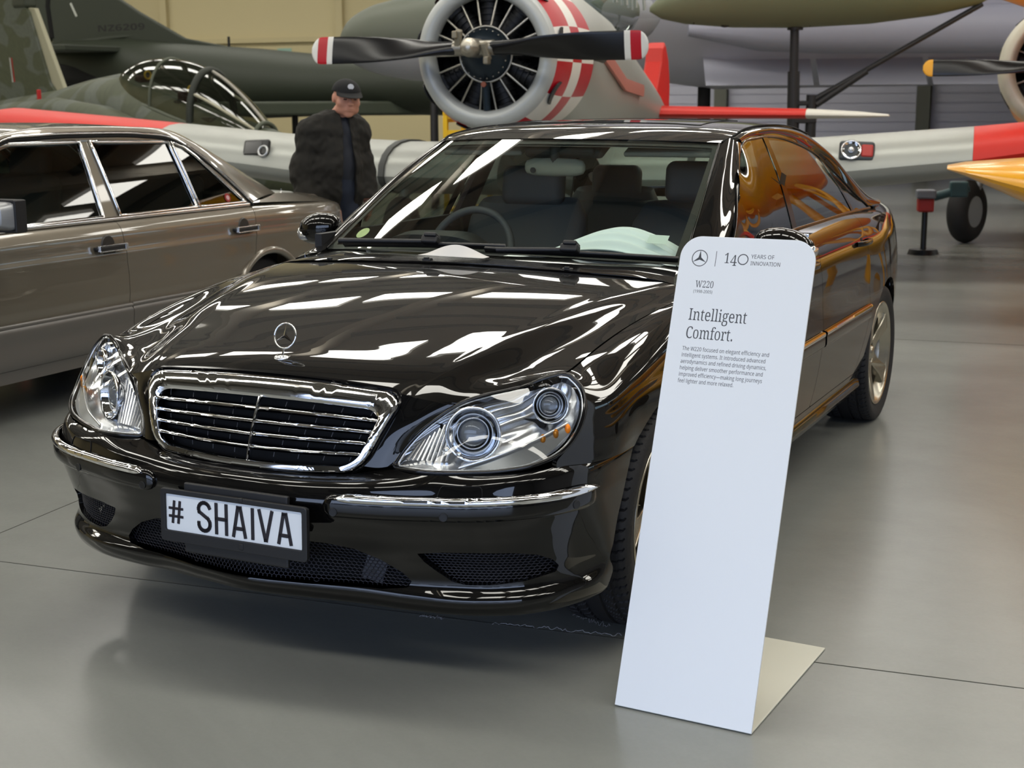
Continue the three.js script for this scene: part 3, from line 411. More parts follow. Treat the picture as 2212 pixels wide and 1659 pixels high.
const lineSide = (p, pts) => { for (let i = 0; i < pts.length - 1; i++) if (p[1] <= pts[i][0] && p[1] >= pts[i + 1][0]) return lerp(pts[i][1], pts[i + 1][1], (p[1] - pts[i][0]) / (pts[i + 1][0] - pts[i][0])); return p[1] > pts[0][0] ? pts[0][1] : pts.at(-1)[1]; };
const gapA = [[1.05, -.70], [.93, -.70], [.60, -.66], [.28, -.64]], gapB = [[1.05, -1.80], [.95, -1.80], [.75, -1.775], [.28, -1.76]], gapC = [[1.05, -2.80], [.99, -2.70], [.85, -2.64], [.70, -2.635], [.58, -2.66], [.33, -2.56], [.28, -2.56]], sillY = .315;
const zu = z => { let a = 0, b = 1; for (let k = 0; k < 40; k++) { const m = (a + b) / 2; if (sideS(m, .6)[2] > z) a = m; else b = m; } return a; };
for (const s of [1, -1]) {
  const f = g => s > 0 ? g : mirrorX(g), G = .0018, part = (name, z0, z1, clip, nu, nv = 90) => obj(name, f(sheet(sideS, nu, nv, { u0: zu(z0), u1: zu(z1), clip, rim: .018 })), M.black, car);
  obj('front_wing', f(sheet(sideS, 150, 110, { u0: 0, u1: zu(-.80), v0: .004, clip: p => Math.min(archClear(p, 0), p[2] - lineSide(p, gapA) - G, p[2] > .2 ? 1 : p[1] - sillY - G, p[2] < .215 ? 1 : p[1] - .604), rim: .018 })), M.black, car);
  const fd = part('front_door', -.5, -1.95, p => Math.min(lineSide(p, gapA) - p[2] - G, p[2] - lineSide(p, gapB) - G, p[1] - sillY - G), 110);
  const rd = part('rear_door', -1.6, -2.95, p => Math.min(lineSide(p, gapB) - p[2] - G, p[2] - lineSide(p, gapC) - G, p[1] - sillY - G, archClear(p, REAR_Z) - .012), 110);
  part('rear_quarter', -2.3, -4.0, p => Math.min(archClear(p, REAR_Z), lineSide(p, gapC) - p[2] - G, p[2] > -2.9 ? p[1] - sillY - G : 1, p[2] > -3.62 ? 1 : p[1] - .60 - (-3.62 - p[2]) * 0), 130);
  part('rear_bumper', -3.3, -4.2, p => Math.min(.596 - p[1], archClear(p, REAR_Z)), 60);
  part('sill', -.2, -2.8, p => Math.min(sillY - G - p[1], archClear(p, 0) - .006, archClear(p, REAR_Z) - .006), 60, 120);
  // sill skirt below
  const sk = []; for (let i = 0; i <= 30; i++) sk.push([.888, .262, lerp(-.42, -2.66, i / 30)]); obj('side_skirt', f(smooth(sweep(sk, [[-.05, -.045], [.004, -.045], [.018, -.02], [.012, .008], [0, .022], [-.05, .02]], [0, 1, 0]), 40)), M.black, car);
  // side rub strip with bright line
  const rubs = (z0, z1, parent) => { const P = []; for (let i = 0; i <= 24; i++) { const z = lerp(z0, z1, i / 24), u = zu(z); const p = sideS(u, .62); let v = .5; for (let k = 0; k < 20; k++) { const q = sideS(u, v); v += (q[1] - (.592 + .008 * (z / -2.6))) * 1.2; v = clamp(v, .2, .9); } const q = sideS(u, v); P.push([q[0] + .002, q[1], q[2]]); } const w = obj('side_strip', f(smooth(sweep(P, [[-.004, -.036], [.005, -.034], [.011, -.02], [.011, .014], [.006, .03], [-.004, .034]], [0, 1, 0]), 60)), M.black, parent); obj('chrome_bar', f(smooth(sweep(P.map(p => [p[0] + .010, p[1] + .022, p[2]]), [[-.003, -.008], [.002, -.007], [.0035, 0], [.001, .007], [-.003, .009]], [0, 1, 0]), 60)), M.chrome, w); };
  rubs(-.72, -1.755, fd); rubs(-1.785, -2.63, rd);
  // door handles
  for (const [z, y, par] of [[-1.60, .905, fd], [-2.56, .915, rd]]) { const hp = [[.913, y, z + .11], [.934, y + .002, z + .075], [.942, y + .003, z], [.936, y + .002, z - .07], [.912, y, z - .105]]; const h = obj('door_handle', f(smooth(sweep(curve(hp, 24), [[-.009, -.010], [.006, -.011], [.010, 0], [.006, .011], [-.009, .010]], [0, 1, 0]), 60)), M.black, par); obj('handle_trim', f(smooth(sweep(curve(hp, 24).map(p => [p[0] + .0035, p[1] + .009, p[2]]), [[-.003, -.0025], [.0035, -.0025], [.0035, .003], [-.003, .003]], [0, 1, 0]), 60)), M.chrome, h); obj('handle_recess', f(ball(.05, .902, y - .004, z, .22, .55, 1.0, 18)), M.gap, h); }
}

// ---- glasshouse
const headLine = [[0, 1.398, -1.235], [.2, 1.3965, -1.255], [.38, 1.392, -1.312], [.52, 1.386, -1.380], [.598, 1.381, -1.43]];
const screenRows = [glassFoot, glassFoot.map((p, i) => { const q = headLine[i], k = [.010, .010, .010, .010, .009][i]; return [(p[0] + q[0]) / 2 + (i === 4 ? .006 : .004 * i / 3), (p[1] + q[1]) / 2 + k * .88, (p[2] + q[2]) / 2 + k * .45]; }), headLine];
const screenS = net(screenRows.map(fullRow));
{
  const ws = obj('windscreen', sheet(screenS, 80, 50, {}), M.glass, car);
  const edge = (u, v) => Math.max(.022 - Math.min(u, 1 - u), .035 - v, v - .962);
  obj('black_border', sheet(screenS, 160, 80, { clip: (p, u, v) => edge(u, v), lift: -.004 }), M.trim, ws);
  // round paper discs behind the glass
  const disc = (u, v, w, h, mat, name, square) => { const p = screenS(u, v), a = screenS(u + .01, v), b = screenS(u, v + .01), X = V(a[0] - p[0], a[1] - p[1], a[2] - p[2]).normalize(), Y = V(b[0] - p[0], b[1] - p[1], b[2] - p[2]).normalize(), Z = X.clone().cross(Y); const g = square ? new THREE.BoxGeometry(2, 2, 1) : cyl(1, 1, 1, 32, 0, 0, 0, PI / 2); g.scale(w, h, .0006); g.applyMatrix4(new THREE.Matrix4().makeBasis(X, Y, Z).setPosition(p[0] - Z.x * .004, p[1] - Z.y * .004, p[2] - Z.z * .004)); obj(name, g, mat, ws); };
  disc(.085, .13, .033, .033, std(0xcfd6a0, .8), 'inspection_disc'); disc(.083, .118, .012, .012, std(0xc99a3c, .8), 'disc_spot'); disc(.475, .05, .024, .009, std(0xd9d8c8, .8), 'oval_sticker');
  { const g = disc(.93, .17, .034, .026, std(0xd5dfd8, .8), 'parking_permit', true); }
}
const pillarRows = [
  [[.735, .985, -.585], [.715, .999, -.702], [.683, 1.110, -.905], [.645, 1.240, -1.15], [.598, 1.381, -1.43]],
  [[.790, .968, -.60], [.770, 1.010, -.745], [.731, 1.125, -.955], [.683, 1.262, -1.20], [.621, 1.401, -1.49]],
  [[.826, .963, -.68], [.800, 1.014, -.82], [.764, 1.122, -1.01], [.714, 1.245, -1.285], [.634, 1.394, -1.545]],
  [[.843, .962, -.80], [.820, 1.014, -.92], [.780, 1.118, -1.045], [.728, 1.222, -1.25], [.640, 1.378, -1.585]],
];
const glassTop = [[.815, 1.03, -.90], [.788, 1.116, -1.04], [.74, 1.20, -1.20], [.68, 1.285, -1.40], [.640, 1.376, -1.58], [.629, 1.3945, -1.82], [.625, 1.392, -2.1], [.629, 1.358, -2.42], [.642, 1.293, -2.76], [.682, 1.20, -2.98], [.75, 1.09, -3.13], [.80, 1.026, -3.21]];
const glassLow = [[.816, 1.018, -.90], [.812, 1.020, -1.05], [.809, 1.024, -1.22], [.806, 1.027, -1.42], [.804, 1.028, -1.60], [.802, 1.030, -1.82], [.801, 1.030, -2.1], [.800, 1.030, -2.42], [.799, 1.029, -2.72], [.799, 1.026, -2.92], [.80, 1.024, -3.08], [.80, 1.021, -3.19]];
const roofEdge = [[.600, 1.430, -1.75], [.598, 1.438, -2.1], [.598, 1.424, -2.45], [.600, 1.388, -2.74], [.612, 1.315, -3.0], [.645, 1.19, -3.28], [.69, 1.075, -3.50], [.735, 1.022, -3.62]];
{
  const pl = net(pillarRows), rows0 = [[.621, 1.401, -1.49], [.609, 1.418, -1.62], ...roofEdge], rowsG = [[.640, 1.378, -1.585], [.633, 1.391, -1.69], ...glassTop.slice(5, 11), [.785, 1.035, -3.26]];
  while (rowsG.length < rows0.length) rowsG.push([.80, 1.016, -3.42]);
  const rmid = rows0.map((p, i) => { const q = rowsG[i], w = i > 5 ? .022 : .012; return [(p[0] + q[0]) / 2 + w, (p[1] + q[1]) / 2 + w * .7, (p[2] + q[2]) / 2]; });
  const rl = net([rows0, rmid, rowsG]);
  const glassMid = glassTop.map((p, i) => { const q = glassLow[i]; return [(p[0] + q[0]) / 2 + .012 * Math.min(1, Math.abs(p[1] - q[1]) * 4), (p[1] + q[1]) / 2, (p[2] + q[2]) / 2]; });
  const gl = net([glassTop, glassMid, glassLow]);
  const zb = y => lerp(-1.80, -1.935, clamp((y - 1.03) / .365, 0, 1)), zq = y => lerp(-2.86, -2.79, clamp((y - 1.03) / .265, 0, 1)), zs = y => -1.045;
  for (const s of [1, -1]) {
    const f = g => s > 0 ? g : mirrorX(g), away = [0, 1.1, -2];
    obj('windscreen_pillar', f(sheet(pl, 70, 24, { away, rim: .015 })), M.black, car);
    obj('roof_rail', f(sheet(rl, 160, 24, { away, rim: .01 })), M.black, car);
    const w = (name, clip, mat, lift) => obj(name, f(sheet(gl, 200, 30, { away, clip, lift })), mat, car);
    w('front_door_window', p => Math.min(p[2] - zb(p[1]) - .030, -1.10 - p[2] + .0), M.sideGlass ??= new THREE.MeshPhysicalMaterial({ color: 0x8d9692, roughness: 0, transmission: 1, thickness: 0, ior: 1.6 }), 0);
    w('rear_door_window', p => Math.min(zb(p[1]) - .030 - p[2], p[2] - zq(p[1]) - .018), M.sideGlass, 0);
    w('quarter_window', p => zq(p[1]) - .018 - p[2], M.sideGlass, 0);
    w('window_post', p => .032 - Math.abs(p[2] - zb(p[1])), M.gloss, .003); w('window_divider', p => .021 - Math.abs(p[2] - zq(p[1])), M.gloss, .003); w('mirror_sail', p => p[2] + 1.102, M.gloss, .003);
    obj('window_seal', f(tube(glassTop.map(p => [p[0] + .002, p[1] - .001, p[2]]), .0055, 120, 6)), M.gloss, car); obj('belt_seal', f(tube(glassLow.map(p => [p[0] + .006, p[1] + .004, p[2]]), .0065, 80, 6)), M.gloss, car);
    obj('screen_seal', f(tube(pillarRows[0].slice(1).map(p => [p[0], p[1] + .001, p[2] + .001]), .004, 60, 6)), M.gloss, car);
  }
  const roofRows = [
    [[0, 1.402, -1.239], [.2, 1.4005, -1.259], [.38, 1.396, -1.316], [.52, 1.390, -1.384], [.602, 1.385, -1.437]],
    [[0, 1.437, -1.42], [.2, 1.435, -1.43], [.38, 1.429, -1.455], [.53, 1.417, -1.495], [.617, 1.404, -1.515]],
    [[0, 1.461, -1.75], [.2, 1.459, -1.75], [.38, 1.454, -1.75], [.52, 1.444, -1.75], [.601, 1.431, -1.75]],
    [[0, 1.467, -2.1], [.2, 1.465, -2.1], [.38, 1.460, -2.1], [.52, 1.451, -2.1], [.599, 1.439, -2.1]],
    [[0, 1.452, -2.45], [.2, 1.450, -2.45], [.38, 1.445, -2.45], [.52, 1.436, -2.45], [.599, 1.425, -2.45]],
    [[0, 1.420, -2.74], [.2, 1.418, -2.74], [.38, 1.412, -2.74], [.52, 1.402, -2.74], [.600, 1.389, -2.74]],
    [[0, 1.402, -2.84], [.2, 1.399, -2.84], [.38, 1.391, -2.83], [.52, 1.379, -2.82], [.602, 1.365, -2.83]],
  ];
  const roofS = net(roofRows.map(fullRow));
  const roof = obj('roof', sheet(roofS, 120, 100, { rim: .012 }), M.black, car);
  const hl = obj('headliner', sheet(net(roofRows.map(r => fullRow(r.map(p => [p[0] * .97, p[1] - .03, p[2]])))), 24, 20, { flip: true }), M.headliner, car);
  { // glass sliding panel joint in the roof
    const j = []; for (const [a, b] of [[-1, -1], [1, -1], [1, 1], [-1, 1]]) j.push([.5 + a * .36, b < 0 ? .22 : .56]); const pts = []; for (let k = 0; k < 4; k++) for (let i = 0; i < 10; i++) { const q = roofS(lerp(j[k][0], j[(k + 1) % 4][0], i / 10), lerp(j[k][1], j[(k + 1) % 4][1], i / 10)); pts.push([q[0], q[1] + .0005, q[2]]); } obj('sunroof_seal', tube(pts, .0025, 200, 5, true), M.gap, roof);
    for (const s of [1, -1]) obj('roof_moulding', tube([[.604, 1.388, -1.44], [.619, 1.4055, -1.515], [.604, 1.4335, -1.75], [.601, 1.4415, -2.1], [.601, 1.4275, -2.45], [.602, 1.3915, -2.74]].map(p => [s * p[0], p[1], p[2]]), .0035, 80, 5), M.gap, roof);
    obj('aerial_fin', rbox(.05, .016, .12, .008, 0, 1.448, -2.52), M.black, roof);
  }
  const rearRows = [roofRows.at(-1), [[0, 1.27, -3.17], [.2, 1.269, -3.165], [.38, 1.265, -3.15], [.52, 1.258, -3.12], [.622, 1.25, -3.12]], [[0, 1.10, -3.50], [.2, 1.099, -3.50], [.38, 1.094, -3.49], [.54, 1.084, -3.485], [.69, 1.07, -3.50]]];
  obj('rear_window', sheet(net(rearRows.map(fullRow)), 40, 30, {}), M.tint, car);
  const deck = [[[0, 1.098, -3.50], [.3, 1.094, -3.50], [.55, 1.083, -3.49], [.69, 1.07, -3.50], [.785, 1.014, -3.42]], [[0, 1.080, -3.70], [.3, 1.078, -3.70], [.52, 1.068, -3.70], [.65, 1.045, -3.70], [.748, 1.006, -3.70]], [[0, 1.058, -3.95], [.3, 1.056, -3.95], [.5, 1.048, -3.95], [.62, 1.025, -3.95], [.706, 1.0, -3.95]], [[0, 1.035, -4.16], [.3, 1.033, -4.15], [.48, 1.026, -4.14], [.58, 1.01, -4.14], [.66, .993, -4.15]], [[0, .80, -4.25], [.3, .80, -4.25], [.5, .80, -4.24], [.62, .80, -4.21], [.728, .82, -4.18]], [[0, .28, -4.24], [.3, .28, -4.24], [.5, .28, -4.22], [.60, .28, -4.19], [.69, .28, -4.14]]];
  obj('boot_lid', sheet(net(deck.map(fullRow)), 60, 60, { rim: .01 }), M.black, car);
}
// ---- dark inner shell so that no light leaks through the gaps
{
  const sh = [];
  sh.push(box(1.5, .02, 1.1, 0, .70, -.05)); for (const s of [1, -1]) { sh.push(box(.02, .55, .9, s * .58, .52, 0), box(.02, .70, 2.0, s * .80, .63, -1.68), box(.02, .5, .9, s * .58, .52, -3.06)); }
  sh.push(box(1.62, .02, 3.6, 0, .26, -1.75), box(1.6, .6, .02, 0, .6, -.62), box(1.0, .5, .02, 0, .45, .60), box(1.3, .02, .75, 0, .975, -3.25), box(1.55, .5, .02, 0, .72, -2.95));
  obj('inner_shell', sh, M.gap, car);
}
// ---- wheels
{
  const R = .335, W = .245;
  const prof = []; for (const [a, r] of [[-.098, .246], [-.112, .256], [-.121, .285], [-.1235, .305], [-.117, .322], [-.106, .3305], [-.09, .3335]]) prof.push([a, r]);
  for (let k = -12; k <= 12; k++) prof.push([k * .0072, R - .0025 * (k / 12) ** 2]); for (const [a, r] of [[.09, .3335], [.106, .3305], [.117, .322], [.1235, .305], [.121, .285], [.112, .256], [.098, .246]]) prof.push([a, r]);
  const fine = []; for (let i = 0; i < prof.length - 1; i++) for (let k = 0; k < 3; k++) fine.push([lerp(prof[i][0], prof[i + 1][0], k / 3), lerp(prof[i][1], prof[i + 1][1], k / 3)]); fine.push(prof.at(-1));
  const n = 432, P = [], I = [], m = fine.length;
  for (let i = 0; i < n; i++) { const th = i / n * 2 * PI; for (const [a, r] of fine) { let d = 0; const q = Math.abs(a); if (r > .326) { if (Math.abs(q - .028) < .005 || Math.abs(q - .068) < .0048) d = .007; const ph = (i / n * 72 + (q < .068 ? -1 : 1) * q * 11 * 1 + (a > 0 ? .5 : 0)) % 1; if (q > .071 && ph > .0 && ph < .17) d = Math.max(d, .006); if (q > .032 && q < .064 && ((i / n * 72 - q * 22 + 10 + (a > 0 ? .3 : 0)) % 1) < .17) d = .006; } P.push(a, Math.cos(th) * (r - d), Math.sin(th) * (r - d)); } }
  for (let i = 0; i < n; i++) for (let k = 0; k < m - 1; k++) { const a = i * m + k, b = ((i + 1) % n) * m + k; I.push(a, a + 1, b, b, a + 1, b + 1); }
  let tyre = new THREE.BufferGeometry(); tyre.setAttribute('position', new THREE.Float32BufferAttribute(P, 3)); tyre.setIndex(I); tyre = toCreasedNormals(tyre, .6);
  const rimL = at(lathe([[.20, -.09], [.232, -.10], [.246, -.112], [.252, -.112], [.252, -.106], [.238, -.09], [.224, -.02], [.226, .06], [.240, .095], [.252, .108], [.252, .114], [.246, .115], [.234, .104], [.228, .09], [.20, .07]], 72), 0, 0, 0, 0, 0, -PI / 2);
  const spokes = []; for (let k = 0; k < 5; k++) { const s = new THREE.Shape(); s.moveTo(-.032, .05); s.bezierCurveTo(-.022, .11, -.026, .17, -.046, .232); s.lineTo(.046, .232); s.bezierCurveTo(.026, .17, .022, .11, .032, .05); s.closePath(); const g = ext(s, .022, .006, 3); at(g, 0, 0, .058); const p = g.attributes.position; for (let i = 0; i < p.count; i++) { const r = Math.hypot(p.getX(i), p.getY(i)); p.setZ(i, p.getZ(i) + .030 * sstep(.06, .235, r) - .012); } g.computeVertexNormals(); g.rotateZ(k * 2 * PI / 5 + .3); g.rotateY(PI / 2); spokes.push(g); }
  const hub = [at(lathe([[0, .085], [.022, .084], [.030, .079], [.034, .068], [.062, .062], [.068, .04], [.07, -.02]], 40), 0, 0, 0, 0, 0, -PI / 2)];
  const bolts = []; for (let k = 0; k < 5; k++) { const a = k * 2 * PI / 5 + .3 + PI / 5; bolts.push(cyl(.009, .009, .02, 12, .060, Math.cos(a) * .052, Math.sin(a) * .052, 0, 0, PI / 2)); }
  const disc = [cyl(.165, .165, .028, 48, .0, 0, 0, 0, 0, PI / 2), cyl(.09, .09, .05, 32, .01, 0, 0, 0, 0, PI / 2)];
  for (const [s, z] of [[1, 0], [-1, 0], [1, REAR_Z], [-1, REAR_Z]]) {
    const w = grp('wheel', car); w.position.set(s * .800, AXLE_Y + .0, z); if (s < 0) w.rotation.y = PI; 
    obj('tyre', tyre, M.tyre ??= std(0x16161a, .72), w); const r = obj('rim', [rimL], M.alloy ??= std(0xb5b0a4, .26, 1), w); obj('wheel_hub', hub, M.alloy, w); for (const q of spokes) obj('spoke', q, M.alloy, w); for (const q of bolts) obj('wheel_bolt', q, M.satin, w); obj('brake_disc', disc, M.darkChrome, w);
    if (z === 0) w.rotation.y += s > 0 ? .0 : 0;
  }
}
// ---- door mirrors
for (const s of [1, -1]) {
  const f = g => s > 0 ? g : mirrorX(g), m = grp('door_mirror', car), secs = [];
  for (const [x, y, h, d, dz] of [[.868, 1.050, .028, .03, .0], [.885, 1.046, .048, .055, .0], [.92, 1.042, .062, .07, 0], [.965, 1.040, .0665, .075, -.004], [1.005, 1.036, .062, .072, -.012], [1.04, 1.030, .050, .060, -.024], [1.062, 1.025, .034, .042, -.036], [1.072, 1.022, .012, .016, -.042]]) { const ring = []; for (let k = 0; k < 28; k++) { const a = k / 28 * 2 * PI, c = Math.cos(a), q = Math.sin(a); ring.push([x, y + h * Math.sign(q) * Math.abs(q) ** .82, -1.03 + dz + (c > 0 ? d * c : d * .55 * c)]); } secs.push(ring); }
  obj('mirror_shell', f(smooth(loft(secs), 60)), M.black, m);
  obj('mirror_foot', f(loft([oval(.822, 1.034, -1.06, .008, .014, 16, 2.4, [0, 0, 1]).map(p => [p[0], p[1], -1.06 + (p[2] + 1.06) * 1.5]), oval(.87, 1.036, -1.05, .01, .022, 16, 2.4, [0, 0, 1]).map(p => [p[0], p[1], -1.05 + (p[2] + 1.05) * 1.5]), oval(.90, 1.04, -1.04, .01, .02, 16, 2.4, [0, 0, 1]).map(p => [p[0], p[1], -1.04 + (p[2] + 1.04) * 1.5])])), M.black, m);
  const lens = []; for (const [x, y, dz, h, d] of [[.99, 1.008, .050, .012, .018], [1.02, 1.012, .040, .020, .02], [1.05, 1.018, .016, .024, .02], [1.070, 1.022, -.02, .022, .016], [1.076, 1.024, -.05, .012, .01]]) { const ring = []; for (let k = 0; k < 16; k++) { const a = k / 16 * 2 * PI; ring.push([x + Math.cos(a) * d * .4, y + Math.sin(a) * h, -1.03 + dz + Math.cos(a) * d * .5]); } lens.push(ring); }
  obj('indicator_lens', f(smooth(loft(lens), 60)), M.crystal ??= phys(0xd7dadc, .12, { metalness: .7, clearcoat: 1 }), m);
  obj('mirror_glass', f(rbox(.16, .095, .004, .002, .968, 1.037, -1.062)), M.chrome, m);
}
// ---- wipers resting at the foot of the windscreen
{
  const on = (x, v) => { let u = .5; for (let k = 0; k < 30; k++) u += (x - screenS(u, v)[0]) * .5; const p = screenS(u, v); return [p[0], p[1] + .012, p[2] + .014]; };
  const wiper = (x0, v0, x1, v1, px) => { const w = grp('wiper', car), L = []; for (let i = 0; i <= 16; i++) L.push(on(lerp(x0, x1, i / 16), lerp(v0, v1, i / 16))); obj('blade', sweep(L, [[-.003, -.012], [.003, -.012], [.007, .004], [.004, .009], [-.004, .009], [-.007, .004]], [0, 1, .5]), M.trim, w); const p = on(px, lerp(v0, v1, (px - x0) / (x1 - x0))); obj('arm', [bar([p[0], p[1] + .012, p[2] + .01], [px > x0 ? x0 + (px - x0) * .15 : px, p[1] + .004, p[2] + .035], .008, .010, 8), rbox(.065, .03, .035, .008, p[0], p[1] + .016, p[2] + .008, -.5), rbox(.05, .016, .045, .006, p[0] + .004, p[1] + .030, p[2] + .004, -.5)], M.blackPlastic, w); };
  wiper(-.60, .012, .12, .030, -.17); wiper(.05, -.0 + .006, .70, .012, .36);
}
// ---- cabin
{
  const cab = M.leather;
  obj('dashboard', sheet(net([[[0, .985, -.62], [.35, .985, -.66], [.66, .97, -.80]], [[0, 1.005, -.82], [.35, 1.005, -.85], [.70, .98, -.95]], [[0, .985, -1.05], [.35, .985, -1.05], [.72, .97, -1.08]], [[0, .70, -1.12], [.35, .70, -1.12], [.72, .70, -1.12]]].map(fullRow)), 50, 40, { away: [0, .5, -.9] }), M.dash, car);
  obj('instrument_hood', smooth(sweep(curve([[-.58, .99, -1.02], [-.52, 1.03, -1.0], [-.38, 1.045, -.99], [-.24, 1.03, -1.0], [-.18, .99, -1.02]], 24), [[-.06, -.03], [.10, -.03], [.10, .0], [.04, .012], [-.06, .004]], [0, 1, 0]), 50), M.dash, car);
  const sw = grp('steering_wheel', car), T = g => at(at(g, 0, 0, 0, -.42), -.385, .945, -1.245);
  obj('wheel_rim', T(new THREE.TorusGeometry(.182, .0155, 14, 64)), cab, sw); obj('wheel_hub', [T(rbox(.15, .13, .05, .03, 0, -.01, -.01)), T(rbox(.30, .04, .022, .01, 0, .01, 0)), T(rbox(.05, .16, .022, .01, 0, -.09, 0))], cab, sw);
  const seat = (x, z, top, w, name = 'front_seat') => { const s = grp(name, car); obj('seat_back', smooth(loft([[.62, .20, .05, .25], [.75, .25, .075, .27], [.92, .265, .08, .28], [1.05, .25, .075, .26], [1.12, .21, .06, .22], [top - .165, .16, .035, .16]].map(([y, hw, d, q]) => oval(x, y, z - (y - .62) * .28, hw * w, d, 28, 3, [1, 0, 0], [0, -.25, 1]))), 60), cab, s); obj('seat_cushion', rbox(.50 * w, .17, .52, .06, x, .56, z + .27), cab, s); const hz = z - (top - .62) * .28; obj('headrest', rbox(.27 * w, .175, .085, .05, x, top - .075, hz, -.12, 0, 0, 5), cab, s); obj('headrest_posts', [bar([x - .05, top - .22, hz + .01], [x - .05, top - .1, hz], .006), bar([x + .05, top - .22, hz + .01], [x + .05, top - .1, hz], .006)], M.satin, s); };
  seat(-.385, -1.68, 1.255, 1.1); seat(.37, -1.66, 1.285, 1.0); seat(-.34, -2.56, 1.225, .95, 'rear_seat'); seat(.34, -2.56, 1.225, .95, 'rear_seat');
  obj('rear_bench', rbox(1.36, .55, .16, .06, 0, .80, -2.62, -.25), cab, car); obj('parcel_shelf', box(1.3, .02, .6, 0, 1.035, -3.05), M.grey, car);
  obj('centre_console', rbox(.26, .30, .85, .05, 0, .68, -1.45), M.dash, car);
  const rv = grp('rear_view_mirror', car); obj('mirror_back', smooth(loft([-.13, -.12, -.09, 0, .09, .12, .13].map((x, i) => oval(x - .045, 1.288 - .0, -1.33, [.008, .026, .036, .04, .036, .026, .008][i] * .55, [.012, .026, .034, .037, .034, .026, .012][i], 20, 2.6, [0, 0, 1]))), 60), std(0x8d8a7c, .7), rv); obj('mirror_stem', [bar([-.045, 1.30, -1.325], [-.045, 1.37, -1.335], .016, .022), rbox(.30, .035, .12, .014, -.03, 1.372, -1.385, .5)], std(0x3a3832, .7), rv); obj('mirror_eye', cyl(.011, .011, .006, 20, -.13, 1.276, -1.305, PI / 2), M.trim, rv);
  obj('roof_console', [rbox(.34, .04, .16, .02, -.02, 1.367, -1.42, .42), rbox(.05, .006, .012, .002, -.02, 1.352, -1.345, .4)], std(0x35322c, .8), car);
  for (const s of [1, -1]) { const v = s > 0 ? .02 : 0; obj('sun_visor', rbox(.36, .022, .14, .01, s * .40, 1.362, -1.455, .38), std(0x8f8b7e, .85), car); const f = g => s > 0 ? g : mirrorX(g); obj('door_panel', f(box(.03, .5, 2.0, .765, .80, -1.72)), M.dash, car); obj('centre_pillar', f(loft([oval(.755, 1.0, -1.83, .018, .085, 12, 4, [1, 0, 0], [0, 0, 1]), oval(.60, 1.39, -1.93, .018, .065, 12, 4, [1, 0, 0], [0, 0, 1])])), std(0x3b2b2a, .8), car); obj('seat_belt', f(sweep([[.735, 1.25, -1.86], [.72, 1.05, -1.80], [.66, .85, -1.72], [.60, .62, -1.66]], [[-.024, -.001], [.024, -.001], [.024, .001], [-.024, .001]], [.6, .3, 0])), M.trim, car); }
  // passenger grab handles
  for (const s of [1, -1]) obj('grab_handle', tube([[s * .575, 1.372, -1.72], [s * .555, 1.345, -1.75], [s * .553, 1.343, -1.88], [s * .573, 1.37, -1.91]], .008, 24, 8), M.headliner, car);
}
// ridged white sheet on the passenger-side dash, added in place of a windscreen reflection
{
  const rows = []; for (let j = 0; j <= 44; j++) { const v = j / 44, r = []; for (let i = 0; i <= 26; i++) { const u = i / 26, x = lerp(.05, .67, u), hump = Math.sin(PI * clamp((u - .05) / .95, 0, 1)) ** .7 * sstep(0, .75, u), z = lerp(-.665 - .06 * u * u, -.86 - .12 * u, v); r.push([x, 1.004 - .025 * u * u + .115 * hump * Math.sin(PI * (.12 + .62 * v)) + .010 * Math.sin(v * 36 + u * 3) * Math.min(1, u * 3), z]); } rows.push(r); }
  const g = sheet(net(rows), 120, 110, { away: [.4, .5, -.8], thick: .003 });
  tag(obj('reflection_sheet', g, std(0xf1f6f6, .5)), 'white ridged sheet added on the black saloon dashboard to stand in for a windscreen reflection', 'reflection_sheet');
}
// sheet of white paper lying on the cowl by the wipers
{
  const g = sheet((u, v) => [lerp(-.16, .10, u) , 1.021 + .036 * Math.sin(PI * u) ** 1.3 * (1 - v) + .002, lerp(-.475, -.43, v) + .01 * u], 24, 8, { away: [0, .9, -.45], thick: .0008 });
  tag(obj('paper_sheet', g, std(0xc9c6c2, .8)), 'small folded grey-white paper lying at the foot of the black saloon windscreen', 'paper');
}
